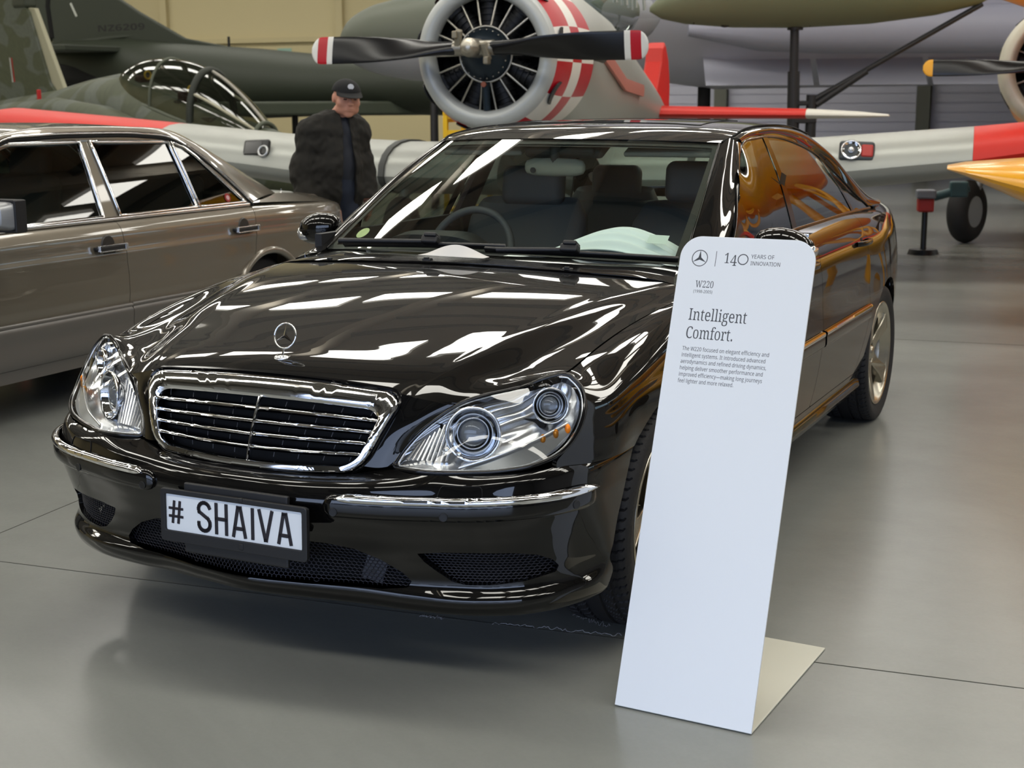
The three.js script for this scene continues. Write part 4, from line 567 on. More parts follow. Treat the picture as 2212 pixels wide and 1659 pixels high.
// ---- number plate in its holder
{
  const np = grp('number_plate', car); np.position.set(.020, .4465, .896); np.rotation.set(-.035, 0, 0);
  const frame = new THREE.Shape(); const rr = (s, w, h, r, x = 0, y = 0) => { s.moveTo(x - w / 2 + r, y - h / 2); s.lineTo(x + w / 2 - r, y - h / 2); s.quadraticCurveTo(x + w / 2, y - h / 2, x + w / 2, y - h / 2 + r); s.lineTo(x + w / 2, y + h / 2 - r); s.quadraticCurveTo(x + w / 2, y + h / 2, x + w / 2 - r, y + h / 2); s.lineTo(x - w / 2 + r, y + h / 2); s.quadraticCurveTo(x - w / 2, y + h / 2, x - w / 2, y + h / 2 - r); s.lineTo(x - w / 2, y - h / 2 + r); s.quadraticCurveTo(x - w / 2, y - h / 2, x - w / 2 + r, y - h / 2); return s; };
  rr(frame, .474, .143, .010, 0, -.005); frame.holes.push(rr(new THREE.Path(), .450, .106, .008, 0, .003));
  obj('plate_frame', [at(ext(frame, .008, .002), 0, 0, 0), rbox(.47, .135, .012, .005, 0, -.004, -.007), rbox(.34, .05, .012, .005, 0, -.083, -.010), rbox(.34, .03, .014, .005, .0, .072, -.012), rbox(.014, .018, .012, .003, .03, -.063, .006), rbox(.014, .012, .012, .003, .03, .064, .006)], M.blackPlastic, np);
  const g = new THREE.ShapeGeometry(rr(new THREE.Shape(), .450, .106, .008, 0, .003)), p = g.attributes.position, uv = g.attributes.uv; for (let i = 0; i < p.count; i++) uv.setXY(i, (p.getX(i) + .225) / .45, (p.getY(i) - .003 + .053) / .106); at(g, 0, 0, .003);
  obj('plate_face', g, std(0xdfe3e6, .38), np);
  // embossed characters, pressed strokes
  const S = [], st = .0105, stroke = (pts, w = st) => { for (let i = 0; i < pts.length - 1; i++) { const [x0, y0] = pts[i], [x1, y1] = pts[i + 1], L = Math.hypot(x1 - x0, y1 - y0); S.push(rbox(L + w * .98, w, .0026, .0012, (x0 + x1) / 2, (y0 + y1) / 2, .0038, 0, 0, Math.atan2(y1 - y0, x1 - x0), 2)); } };
  const hgt = .077, b = -.036, t = b + hgt;
  const H = x => { stroke([[x - .0165, b], [x - .0165, t]]); stroke([[x + .0165, b], [x + .0165, t]]); stroke([[x - .0165, (b + t) / 2], [x + .0165, (b + t) / 2]]); }, I = x => stroke([[x, b], [x, t]]), A = x => { stroke([[x - .019, b], [x - .004, t], [x + .004, t], [x + .019, b]]); stroke([[x - .013, b + .020], [x + .013, b + .020]]); }, Vv = x => stroke([[x - .020, t], [x - .0015, b], [x + .0015, b], [x + .020, t]]);
  const Sx = x => { const q = []; for (let k = 0; k <= 9; k++) { const a = lerp(.35, PI, k / 9); q.push([x + Math.cos(a) * .0185, t - .0185 + Math.sin(a) * .0185]); } q.push([x - .0165, t - .026], [x + .012, b + .034], [x + .0175, b + .026]); for (let k = 0; k <= 9; k++) { const a = lerp(0, -PI, k / 9); q.push([x + Math.cos(a) * .0185, b + .0185 + Math.sin(a) * .0185]); } q.push([x - .0185, b + .020]); stroke(q); };
  { const x = -.19; for (const d of [-.0095, .0095]) stroke([[x + d - .002, .002 - .026], [x + d + .004, .002 + .030]], .0085); for (const d of [-.010, .012]) stroke([[x - .021, d + .002], [x + .021, d + .002]], .0075); }
  Sx(-.0945); H(-.038); A(.0207); I(.064); Vv(.106); A(.1665);
  obj('plate_lettering', S, std(0x17121a, .5), np);
}

// ================================================================ the older taupe saloon beside it
{
  const t = thing('classic_saloon', 'metallic taupe older boxy saloon with chrome window frames and grey lower cladding', 'car', [-3.74, 0, 0]);
  const paint = phys(new THREE.Color(.170, .148, .112), .32, { metalness: .45, clearcoat: 1, clearcoatRoughness: .03 }), clad = phys(new THREE.Color(.098, .089, .078), .42, { clearcoat: .5, clearcoatRoughness: .25 });
  const RZ = -3.27, FZ = -.20, AR = .345, AY = .31, away = [0, .6, -1.7];
  const zs = [.66, .30, -.2, -.7, -1.2, -1.7, -2.2, -2.7, -3.27, -3.8, -4.12, -4.32], hw = [-.16, -.055, 0, 0, 0, 0, 0, 0, 0, -.02, -.06, -.14], by = [-.14, -.09, -.05, -.012, 0, 0, 0, 0, -.004, -.02, -.035, -.05];
  const sec = [[.845, .940], [.872, .925], [.892, .885], [.905, .80], [.912, .765], [.911, .755], [.913, .66], [.908, .56], [.905, .492], [.914, .486], [.915, .40], [.905, .285], [.900, .278], [.885, .215]];
  const cols = zs.map((z, i) => sec.map(([x, y], k) => [x + hw[i], y + by[i] * Math.max(0, (y - .5) / .44), z]));
  const S = net(sec.map((_, k) => cols.map(c => c[k]))), zu = z => { let a = 0, b = 1; for (let k = 0; k < 40; k++) { const m = (a + b) / 2; if (S(m, .6)[2] > z) a = m; else b = m; } return a; };
  const G = .002, arch = (p, z) => Math.hypot(p[2] - z, p[1] - AY) - AR, gA = y => -.78, gB = y => y > .9 ? -1.985 + (y - .9) * .2 : lerp(-2.02, -1.985, clamp((y - .3) / .6, 0, 1)), gC = y => y > .70 ? lerp(-3.13, -3.17, clamp((y - .7) / .24, 0, 1)) : y > .45 ? lerp(-2.90, -3.13, sstep(.42, .70, y)) : -2.90;
  for (const s of [1, -1]) {
    const f = g => s > 0 ? g : mirrorX(g), P = (name, z0, z1, clip, mat = paint, parent = t, nu = 90, o = {}) => obj(name, f(sheet(S, nu, 110, { u0: zu(z0), u1: zu(z1), clip, rim: .018, away, ...o })), mat, parent);
    const up = p => p[1] - .4885, dn = p => .4875 - p[1];
    P('front_wing', .66, -.85, p => Math.min(arch(p, FZ), p[2] - gA(p[1]) - G, up(p)));
    const fd = P('front_door', -.6, -2.1, p => Math.min(gA(p[1]) - p[2] - G, p[2] - gB(p[1]) - G, up(p))), rd = P('rear_door', -1.8, -3.3, p => Math.min(gB(p[1]) - p[2] - G, p[2] - gC(p[1]) - G, up(p), arch(p, RZ) - .02)), rq = P('rear_quarter', -2.7, -4.32, p => Math.min(gC(p[1]) - p[2] - G, arch(p, RZ), p[1] - .50));
    P('lower_cladding', -.2, -2.1, p => Math.min(arch(p, FZ), p[2] - gB(p[1]) - G, dn(p), p[1] - .281), clad, fd); P('lower_cladding', -1.8, -3.2, p => Math.min(gB(p[1]) - p[2] - G, dn(p), p[1] - .281, arch(p, RZ)), clad, rd); P('sill', -.3, -3.1, p => Math.min(.278 - p[1], arch(p, FZ), arch(p, RZ)), clad); P('rear_bumper', -3.5, -4.32, p => Math.min(.496 - p[1], arch(p, RZ)), clad);
    // bright strip along the cladding edge, wheel-arch lips, door handles
    for (const [z0, z1, par] of [[-.79, -2.01, fd], [-2.02, -2.93, rd]]) obj('cladding_moulding', f(sweep([[.906, .493, z0], [.906, .4925, (z0 + z1) / 2], [.906, .492, z1]], [[-.003, -.013], [.007, -.012], [.012, -.004], [.012, .006], [.006, .012], [-.003, .013]], [0, 1, 0])), clad, par);
    obj('arch_lip', f(tube(Array.from({ length: 25 }, (_, i) => { const a = lerp(-.1, PI + .1, i / 24); return [.912, AY + Math.sin(a) * (AR + .012), RZ + Math.cos(a) * (AR + .012)]; }), .022, 60, 10)), paint, rq);
    for (const [z, y, par] of [[-1.862, .812, fd], [-3.03, .816, rd]]) { const h = obj('door_handle', f(mergeGeometries([rbox(.036, .030, .20, .012, .925, y, z), rbox(.03, .018, .05, .006, .915, y, z + .085), rbox(.03, .018, .05, .006, .915, y, z - .085)].map(clean))), M.blackPlastic, par); obj('handle_trim', f(mergeGeometries([rbox(.006, .006, .205, .002, .943, y + .015, z), rbox(.006, .006, .205, .002, .943, y - .015, z), rbox(.02, .032, .008, .003, .936, y, z + .10), rbox(.02, .032, .02, .003, .936, y, z - .098)].map(clean))), M.chrome, h); obj('handle_recess', f(mergeGeometries([cyl(.052, .046, .01, 24, .902, y + .014, z, 0, 0, PI / 2), cyl(.048, .046, .01, 24, .905, y - .022, z, 0, 0, PI / 2)].map(clean))), std(0x2b2722, .5), h); }
    // windows: polygons on a tumblehome plane
    const X = y => lerp(.842, .704, (y - .95) / .40), w3 = (z, y, d = 0) => [X(y) + d + .003 * Math.sin(PI * clamp((y - .95) / .4, 0, 1)), y, z];
    const pane = (pts, name, mat, d, par) => { let a = 9, b = -9, c = 9, e = -9; for (const [z, y] of pts) { a = Math.min(a, z); b = Math.max(b, z); c = Math.min(c, y); e = Math.max(e, y); } return obj(name, f(sheet((u, v) => w3(lerp(a, b, u), lerp(c, e, v), d), 60, 40, { away: [0, 1, -2], clip: p => sdPoly(pts, p[2], p[1]) + 1e-4 })), mat, par); };
    const fw = [[-1.905, .962], [-.80, .955], [-.86, 1.0], [-1.27, 1.325], [-1.31, 1.342], [-1.38, 1.352], [-1.905, 1.352]], rw = [[-2.675, .965], [-2.035, .962], [-1.985, 1.350], [-2.60, 1.334]], qw = [[-3.13, .965], [-2.70, .965], [-2.632, 1.330], [-2.72, 1.302], [-2.80, 1.25]];
    const glassMat = M.tintBlue ??= new THREE.MeshPhysicalMaterial({ color: 0x6d7876, roughness: 0, transmission: 1, thickness: 0, ior: 1.56 });
    pane(fw, 'front_door_window', glassMat, .002, fd); pane(rw, 'rear_door_window', glassMat, .002, rd); pane(qw, 'quarter_window', glassMat, .002, rd);
    const frame = (pts, par, r = .011) => { const q = []; for (let i = 0; i < pts.length; i++) { const a = pts[i], b = pts[(i + 1) % pts.length], n = Math.max(1, Math.round(Math.hypot(a[0] - b[0], a[1] - b[1]) / .05)); for (let k = 0; k < n; k++) q.push(w3(lerp(a[0], b[0], k / n), lerp(a[1], b[1], k / n), .008)); } const ups = [1, .25, 0]; q.push(q[0], q[1]); obj('window_frame', f(sweep(q, [[-r, -.004], [r, -.004], [r, .004], [r * .4, .008], [-r * .4, .008], [-r, .004]], ups, true, false)), M.chrome, par); };
    frame(fw, fd); frame(rw, rd, .010); frame(qw, rd, .009);
    // painted post between the doors, dark seals, bright belt moulding, roof gutter
    pane([[-2.03, .955], [-1.915, .955], [-1.90, 1.372], [-1.99, 1.372]], 'door_post', paint, .001, t);
    obj('belt_moulding', f(sweep([[.845, .948, -.78], [.850, .951, -1.5], [.850, .951, -2.4], [.848, .951, -3.16]], [[-.004, -.011], [.008, -.010], [.012, 0], [.007, .011], [-.004, .012]], [0, 1, 0])), M.chrome, t);
    const gutter = curve([[.80, 1.0, -.76], [.735, 1.28, -1.18], [.705, 1.372, -1.36], [.695, 1.393, -1.62], [.69, 1.396, -2.0], [.695, 1.385, -2.4], [.705, 1.357, -2.64], [.733, 1.26, -2.84], [.79, 1.09, -3.06], [.838, .960, -3.20]], 60);
    obj('gutter_moulding', f(sweep(gutter.map(p => [p[0] + .010, p[1], p[2]]), [[-.006, -.007], [.006, -.007], [.009, 0], [.006, .008], [-.006, .008]], [1, .3, 0])), M.chrome, t); obj('gutter_seal', f(tube(gutter.map(p => [p[0] + .012, p[1] - .018, p[2]]), .008, 80, 6)), M.gap, t);
    // painted frame band between gutter and windows
    const low = gutter.map(p => { const y = p[1] - .045; return [X(Math.max(.95, y)) + .003, y, clamp(p[2], -3.15, -.8)]; }); obj('door_frame', f(sheet(net([gutter, gutter.map((p, i) => [(p[0] + low[i][0]) / 2 + .004, (p[1] + low[i][1]) / 2, (p[2] + low[i][2]) / 2]), low]), 80, 6, { away: [0, 1.1, -2] })), paint, t);
    // roof side, pillar and tail deck
    const g0 = curve([[.80, 1.0, -.76], [.735, 1.28, -1.18], [.705, 1.372, -1.36], [.695, 1.393, -1.62], [.69, 1.396, -2.0], [.695, 1.385, -2.4], [.705, 1.357, -2.64], [.733, 1.26, -2.84], [.79, 1.09, -3.06], [.838, .960, -3.20]], 9), g1 = [[.70, 1.0, -.74], [.655, 1.27, -1.15], [.63, 1.385, -1.36], [.61, 1.422, -1.62], [.60, 1.430, -2.0], [.60, 1.420, -2.45], [.60, 1.392, -2.78], [.61, 1.30, -3.03], [.645, 1.13, -3.38], [.69, .985, -3.66]];
    obj('roof_side', f(sheet(net([g1, g0.map((p, i) => [(p[0] + g1[i][0]) / 2 + .012, (p[1] + g1[i][1]) / 2 + .012, (p[2] + g1[i][2]) / 2]), g0]), 90, 14, { away: [0, 1, -2] })), paint, t);
    obj('tail_shoulder', f(sheet(net([[[.838, .957, -3.20], [.842, .944, -3.5], [.828, .928, -3.8], [.785, .905, -4.12], [.705, .888, -4.32]], [[.79, .972, -3.42], [.77, .966, -3.60], [.75, .952, -3.85], [.70, .93, -4.12], [.64, .91, -4.31]], [[.69, .985, -3.66], [.69, .984, -3.72], [.67, .97, -3.9], [.62, .95, -4.12], [.58, .925, -4.30]]]), 40, 16, { away: [0, .2, -3.4] })), paint, t);
    const mir = grp('door_mirror', t); obj('mirror_housing', f(smooth(loft([oval(.97, 1.035, -1.09, .115, .068, 28, 5), oval(.97, 1.035, -1.055, .115, .068, 28, 5), oval(.965, 1.036, -1.0, .09, .05, 28, 5), oval(.96, 1.036, -.985, .06, .03, 28, 5)]), 30)), std(0x9a9b9c, .35, .4), mir); obj('mirror_bezel', f(mergeGeometries([ ...[[.97, 1.105, .245, .014], [.97, .965, .245, .014]].map(([x, y, a, b]) => clean(rbox(a, b, .06, .005, x, y, -1.085))), clean(rbox(.014, .15, .07, .005, 1.087, 1.035, -1.085)), clean(rbox(.05, .15, .08, .01, .85, 1.03, -1.08))])), M.blackPlastic, mir);
    for (const z of [FZ, RZ]) { const w = grp('wheel', t); w.position.set(s * .74, AY, z); const tb = lathe([[.20, -.09], [.235, -.105], [.29, -.11], [.312, -.09], [.317, 0], [.312, .09], [.29, .11], [.235, .105], [.20, .09]], 48); obj('tyre', at(tb, 0, 0, 0, 0, 0, PI / 2), M.rubber, w); obj('wheel_disc', cyl(.215, .215, .16, 40, 0, 0, 0, 0, 0, PI / 2), M.satin, w); }
  }
  const full = rows => net(rows.map(fullRow));
  obj('roof', sheet(full([[[0, 1.395, -1.30], [.3, 1.392, -1.31], [.63, 1.383, -1.36]], [[0, 1.440, -1.65], [.3, 1.437, -1.65], [.61, 1.423, -1.62]], [[0, 1.448, -2.05], [.3, 1.445, -2.05], [.60, 1.430, -2.0]], [[0, 1.436, -2.45], [.3, 1.433, -2.45], [.60, 1.420, -2.45]], [[0, 1.406, -2.80], [.3, 1.403, -2.80], [.60, 1.392, -2.78]]]), 50, 40, {}), paint, t);
  obj('windscreen', sheet(full([[[0, 1.395, -1.30], [.3, 1.392, -1.31], [.63, 1.383, -1.36]], [[0, 1.20, -.93], [.35, 1.195, -.96], [.67, 1.19, -1.05]], [[0, .985, -.55], [.4, .98, -.60], [.70, .975, -.74]]]), 30, 20, {}), M.tint, t);
  obj('rear_window', sheet(full([[[0, 1.406, -2.80], [.3, 1.403, -2.80], [.60, 1.392, -2.78]], [[0, 1.22, -3.18], [.3, 1.215, -3.18], [.625, 1.21, -3.21]], [[0, 1.0, -3.60], [.35, .995, -3.62], [.69, .985, -3.66]]]), 30, 20, {}), M.darkTint, t);
  obj('boot_lid', sheet(full([[[0, 1.0, -3.60], [.35, .997, -3.62], [.69, .984, -3.67]], [[0, .988, -3.9], [.35, .985, -3.9], [.67, .970, -3.9]], [[0, .972, -4.12], [.33, .968, -4.12], [.62, .95, -4.12]], [[0, .945, -4.33], [.3, .94, -4.33], [.58, .925, -4.30]], [[0, .5, -4.40], [.3, .5, -4.40], [.70, .5, -4.33]], [[0, .3, -4.36], [.3, .3, -4.36], [.68, .3, -4.30]]]), 50, 50, { rim: .01 }), paint, t);
  obj('bonnet', sheet(full([[[0, .975, -.52], [.4, .965, -.58], [.79, .925, -.72]], [[0, .925, -.1], [.4, .918, -.1], [.84, .885, -.1]], [[0, .87, .35], [.4, .862, .35], [.80, .82, .30]], [[0, .80, .72], [.35, .79, .71], [.68, .75, .62]], [[0, .45, .78], [.35, .45, .76], [.70, .45, .66]], [[0, .25, .76], [.35, .25, .74], [.70, .25, .64]]]), 50, 50, { rim: .01 }), paint, t);
  obj('aerial', [bar([.60, .955, -3.85], [.60, .985, -3.852], .012, .006), bar([.60, .98, -3.852], [.60, 1.0, -3.853], .004)], M.chrome, t);
  obj('window_sticker', at(cyl(.026, .026, .002, 28, 0, 0, 0, 0, 0, PI / 2), .832, 1.0, -2.98, 0, 0, .28), std(0x8e1f1a, .6), t); obj('sticker_disc', at(cyl(.014, .014, .0022, 20, 0, 0, 0, 0, 0, PI / 2), .8335, 1.0, -2.98, 0, 0, .28), std(0xc8a0a0, .6), t);
  const seatM = std(0x6d6a62, .8); for (const x of [-.37, .37]) { const s = grp('front_seat', t); obj('seat_back', rbox(.48, .62, .14, .06, x, .88, -1.78, -.22), seatM, s); obj('seat_cushion', rbox(.5, .18, .52, .06, x, .56, -1.5), seatM, s); obj('headrest', rbox(.26, .16, .09, .04, x, 1.24, -1.90, -.2), seatM, s); } obj('rear_bench', [rbox(1.36, .6, .16, .06, 0, .85, -2.85, -.3), rbox(1.36, .18, .5, .06, 0, .55, -2.6)], seatM, t); obj('dashboard', rbox(1.4, .22, .4, .06, 0, .88, -.85), M.dash, t);
  obj('steering_wheel', at(new THREE.TorusGeometry(.19, .013, 10, 48), .37, .93, -1.14, -.4), M.trim, t);
  for (const s of [1, -1]) obj('sun_visor', rbox(.34, .02, .14, .01, s * .34, 1.355, -1.36, .4), M.grey, t);
  obj('inner_shell', [box(1.5, .02, 3.6, 0, .25, -1.75), box(1.45, .55, .02, 0, .65, -3.0), box(1.45, .5, .02, 0, .6, -.75), box(.02, .6, 1.9, .78, .62, -1.85), box(.02, .6, 1.9, -.78, .62, -1.85), box(.02, .5, 1, .6, .5, RZ), box(.02, .5, 1, -.6, .5, RZ), box(1.2, .02, .7, 0, .955, -3.3)], M.gap, t);
}

// ================================================================ the white information stand
{
  const st = thing('sign_stand', 'tall white leaning information stand with rounded top corners beside the black saloon front wheel', 'sign', [1.008, 0, .621], -.048);
  const W = .369, H = 1.251, T = .004, lean = -.338, D = .63, sh = new THREE.Shape(), r = .058;
  sh.moveTo(0, 0); sh.lineTo(W, 0); sh.lineTo(W, H - r); sh.absarc(W - r, H - r, r, 0, PI / 2); sh.lineTo(r, H); sh.absarc(r, H - r, r, PI / 2, PI); sh.closePath();
  const white = std(0xe3e6e9, .42), inner = std(0xcbc9bb, .45);
  const panel = obj('panel', at(ext(sh, T, .0006, 1, 24), 0, .004, 0, lean), white, st);
  obj('base_plate', rbox(W, .005, D, .002, W / 2, .0035, -D / 2), inner, st);
  obj('panel_back', at(ext(sh, .0008, 0, 1, 24), 0, .004, -.0012, lean), inner, st);
  // print
  const PW = 768, PH = 1024, mW = .369, mH = .492, px = PW / mW;
  const tex = canvasTex(PW, PH, (c) => {
    c.fillStyle = '#e3e6e9'; c.fillRect(0, 0, PW, PH); const ink = '#33363c'; c.fillStyle = ink; c.strokeStyle = ink;
    const X = f => f * PW, Y = f => f * PH;
    // emblem
    const ex = X(.152), ey = Y(.1205), er = X(.058); c.lineWidth = 4.2; c.beginPath(); c.arc(ex, ey, er, 0, 7); c.stroke();
    for (let k = 0; k < 3; k++) { const a = -PI / 2 + k * 2 * PI / 3; c.beginPath(); c.moveTo(ex + Math.cos(a) * er, ey + Math.sin(a) * er); c.lineTo(ex + Math.cos(a + PI / 3) * er * .2, ey + Math.sin(a + PI / 3) * er * .2); c.lineTo(ex, ey); c.lineTo(ex + Math.cos(a - PI / 3) * er * .2, ey + Math.sin(a - PI / 3) * er * .2); c.closePath(); c.fill(); }
    c.fillRect(X(.272), Y(.078), 3, Y(.084));
    const text = (s, x, y, size, font, w, sx = 1) => { c.save(); c.font = `${size}px ${font}`; c.translate(X(x), Y(y)); const m = c.measureText(s).width; c.scale(w ? X(w) / m : sx, 1); c.fillText(s, 0, 0); c.restore(); };
    text('1', .335, .1405, 80, 'serif', .047); text('4', .383, .153, 84, 'serif', .052); c.lineWidth = 5; c.beginPath(); c.ellipse(X(.4775), Y(.1165), X(.0365), X(.0365), 0, 0, 7); c.stroke();
    text('YEARS OF', .535, .108, 30, 'sans-serif', .170); text('INNOVATION', .535, .1455, 30, 'sans-serif', .222);
    text('W220', .146, .282, 52, 'serif', .140); text('(1998-2005)', .138, .312, 24, 'sans-serif', .146);
    text('Intelligent', .128, .462, 92, 'serif', .440); text('Comfort.', .126, .562, 92, 'serif', .362);
    const L = ['The W220 focused on elegant efficiency and', 'intelligent systems. It introduced advanced', 'aerodynamics and refined driving dynamics,', 'helping deliver smoother performance and', 'improved efficiency—making long journeys', 'feel lighter and more relaxed.'], w = [.648, .628, .640, .622, .622, .420];
    L.forEach((s, i) => text(s, .118, .629 + i * .0352, 30, 'sans-serif', w[i]));
  });
  const g = new THREE.ShapeGeometry((() => { const s = new THREE.Shape(), y0 = H - mH; s.moveTo(0, y0); s.lineTo(W, y0); s.lineTo(W, H - r); s.absarc(W - r, H - r, r, 0, PI / 2); s.lineTo(r, H); s.absarc(r, H - r, r, PI / 2, PI); s.closePath(); return s; })(), 24), p = g.attributes.position, uv = g.attributes.uv;
  for (let i = 0; i < p.count; i++) uv.setXY(i, p.getX(i) / mW, (p.getY(i) - (H - mH)) / mH);
  obj('printed_text', at(at(g, 0, 0, T + .0007), 0, .004, 0, lean), new THREE.MeshStandardMaterial({ map: tex, roughness: .42 }), st);
}

// ================================================================ the man behind the cars
{
  const man = thing('person', 'elderly man in a black cap and dark open jacket standing behind the taupe saloon', 'person', [-3.36, 0, -4.84], .98);
  
  const seg = [], B = (a, b, ra, rb) => seg.push([a, b, ra, rb]);
  B([0, .95, 0], [0, 1.12, .01], .125, .13); B([0, 1.12, .01], [.01, 1.30, -.01], .13, .125); B([-.09, 1.315, -.015], [.10, 1.315, -.015], .105, .105);   // pelvis, waist, chest
  B([.02, 1.42, .0], [-.155, 1.345, -.01], .05, .052); B([.02, 1.42, .0], [.17, 1.345, -.01], .05, .052); B([.02, 1.40, .0], [.045, 1.50, .045], .056, .052);   // shoulders, neck
  const armA = seg.length;
  for (const s of [-1, 1]) { B([s * .168, 1.345, -.01], [s * .212, 1.09, -.045], .055, .044); B([s * .212, 1.09, -.045], [s * .222, .87, .03], .044, .033); }
  const legA = seg.length;
  for (const s of [-1, 1]) { B([s * .085, .92, 0], [s * .10, .50, .02], .082, .056); B([s * .10, .50, .02], [s * .112, .10, -.02], .056, .040); B([s * .112, .06, -.04], [s * .122, .045, .14], .043, .038); }
  const field = (segs, x, y, z, k = .022) => { let s = 0; for (const [a, b, ra, rb] of segs) { const dx = b[0] - a[0], dy = b[1] - a[1], dz = b[2] - a[2], t = clamp(((x - a[0]) * dx + (y - a[1]) * dy + (z - a[2]) * dz) / (dx * dx + dy * dy + dz * dz + 1e-9), 0, 1), d = Math.hypot(x - a[0] - dx * t, y - a[1] - dy * t, z - a[2] - dz * t) - lerp(ra, rb, t); s += Math.exp(-d / k); } return -k * Math.log(s + 1e-30); };
  const march = (f, c, half, n) => { const mc = new MarchingCubes(n, new THREE.MeshBasicMaterial(), false, false, 300000); mc.isolation = 0; for (let z = 0; z < n; z++) for (let y = 0; y < n; y++) for (let x = 0; x < n; x++) mc.field[x + y * n + z * n * n] = -f(c[0] + (x / n * 2 - 1) * half, c[1] + (y / n * 2 - 1) * half, c[2] + (z / n * 2 - 1) * half); mc.update(); const k = mc.count, g = new THREE.BufferGeometry(); g.setAttribute('position', new THREE.BufferAttribute(mc.positionArray.slice(0, k * 3), 3)); g.setAttribute('normal', new THREE.BufferAttribute(mc.normalArray.slice(0, k * 3), 3)); g.applyMatrix4(new THREE.Matrix4().makeScale(half, half, half).setPosition(...c)); return g; };
  const skin = std(0xc48a72, .55), jacket = std(0x16130c, .85), jeans = std(0x1a2232, .85), shirt = std(0x1b1f29, .85), capM = std(0x07080b, .85);
  const HX = .065, HY = 1.585, HZ = .085, turn = g => { g.translate(-HX, -HY, -HZ); g.scale(1.16, 1.02, 1.12); g.rotateX(.16); g.rotateY(-.12); g.rotateZ(-.04); g.translate(HX, HY, HZ); return g; };
  const headF = (x, y, z) => { const q = [x - HX, y - HY, z - HZ]; let d = (Math.hypot(q[0] / .076, (q[1] - .012) / .104, (q[2] + .006) / .094) - 1) * .076; const add = (cx, cy, cz, r, sx = 1, sy = 1, sz = 1, k = .012) => { const e = Math.hypot((q[0] - cx) / sx, (q[1] - cy) / sy, (q[2] - cz) / sz) - r, h = clamp(.5 + .5 * (d - e) / k, 0, 1); d = lerp(d, e, h) - k * h * (1 - h); }, sub = (cx, cy, cz, r, k = .01) => { const e = r - Math.hypot(q[0] - cx, q[1] - cy, q[2] - cz), h = clamp(.5 - .5 * (d - e) / k, 0, 1); d = lerp(d, e, h) + k * h * (1 - h); };
    add(0, -.070, .036, .052, 1.08, 1, 1, .03); add(0, -.108, .060, .022, 1.3); for (const s of [-1, 1]) { add(s * .044, -.030, .054, .028, 1, 1.1, .8, .02); add(s * .028, .030, .078, .014, 1.5, .6, .7); add(s * .078, -.010, -.012, .018, .5, 1.7, 1); add(s * .046, -.080, .028, .026, 1, 1.1, 1, .025); sub(s * .030, .008, .100, .016); add(s * .030, .006, .076, .0125); }
    add(0, -.012, .094, .014, .9, 2, 1); add(0, -.032, .103, .015, 1.2, .8, .9); add(0, -.064, .086, .010, 2.2, .5, .8, .008); add(0, -.076, .084, .010, 2.0, .6, .8, .008); sub(0, -.070, .100, .0055, .006);
    return d; };
  const head = turn(march(headF, [HX, HY - .01, HZ], .16, 100));
  const hand = s => { const T = [], w = [s * .224, .855, .04]; T.push([[w[0], w[1], w[2]], [w[0] + s * .004, w[1] - .070, w[2] + .012], .026, .032]); [[-.026, .066, .0085], [-.009, .076, .009], [.009, .072, .0088], [.025, .058, .0078]].forEach(([dz, L, r]) => { const a = [w[0] + s * .004, w[1] - .078, w[2] + .012 + dz], b = [a[0] - s * .004, a[1] - L * .55, a[2] + .004], c = [b[0] - s * .018, b[1] - L * .42, b[2] + .004]; T.push([a, b, r, r * .92], [b, c, r * .92, r * .8]); }); T.push([[w[0] - s * .010, w[1] - .02, w[2] + .032], [w[0] - s * .022, w[1] - .060, w[2] + .054], .012, .010], [[w[0] - s * .022, w[1] - .060, w[2] + .054], [w[0] - s * .028, w[1] - .086, w[2] + .052], .010, .008]); return march((x, y, z) => field(T, x, y, z, .006), [w[0], w[1] - .06, w[2] + .01], .11, 72); };
  obj('body', mergeGeometries([march((x, y, z) => field(seg, x, y, z), [0, .80, 0], .84, 120), head, hand(-1), hand(1)].map(clean)), skin, man);
  const trunk = seg.slice(0, 5), arms = seg.slice(armA, legA), legs = seg.slice(legA);
  obj('trousers', march((x, y, z) => Math.max(field([...legs.filter(q => q[0][1] > .3), seg[0]], x, y, z) - .018 - .006 * N3(x * 9, y * 6, z * 9), y - 1.03, .09 - y), [0, .56, 0], .56, 88), jeans, man);
  obj('shirt', march((x, y, z) => Math.max(field(trunk, x, y, z, .03) - .012 - .004 * N3(x * 14, y * 8, z * 14), y - 1.455 - .15 * Math.max(0, -z), .93 - y), [0, 1.2, 0], .36, 80), shirt, man);
  // jacket: a hanging shell over trunk and arms, open down the front
  obj('jacket', march((x, y, z) => { const hang = .022 * sstep(1.3, .9, y), dT = field(trunk, x, y, z, .03), d = field([...trunk, ...arms.map(([a, b, p, q]) => [a, b, p + .010, q + .014])], x, y, z, .032) - .024 - hang - .009 * N3(x * 6, y * 8, z * 6) - .004 * N3(x * 18, y * 14, z * 18); const gap = z > .03 && Math.abs(x - .03) < .2 ? (.030 + .028 * sstep(1.42, 1.0, y)) - Math.abs(x - .035) : -1; const side = Math.abs(x) > .165 ? .87 : .79; return Math.max(d, y - 1.50, side - y, Math.min(gap, .04), -(dT - .013)); }, [0, 1.16, 0], .42, 112), jacket, man);
  obj('collar', march((x, y, z) => { const d = field([[[.02, 1.39, -.005], [.04, 1.50, .03], .088, .080]], x, y, z); return Math.max(Math.abs(d) - .011, y - 1.49 + .35 * Math.max(0, z), 1.39 - y, z > .04 ? .05 - Math.abs(x - .035) : -1); }, [.02, 1.45, .02], .16, 56), jacket, man);
  for (const s of [-1, 1]) obj('shoe', march((x, y, z) => Math.max(field([[[s * .112, .07, -.05], [s * .123, .05, .15], .052, .046]], x, y, z), .004 - y), [s * .12, .08, .05], .17, 40), std(0x15130f, .5), man);
  const cap = grp('cap', man);
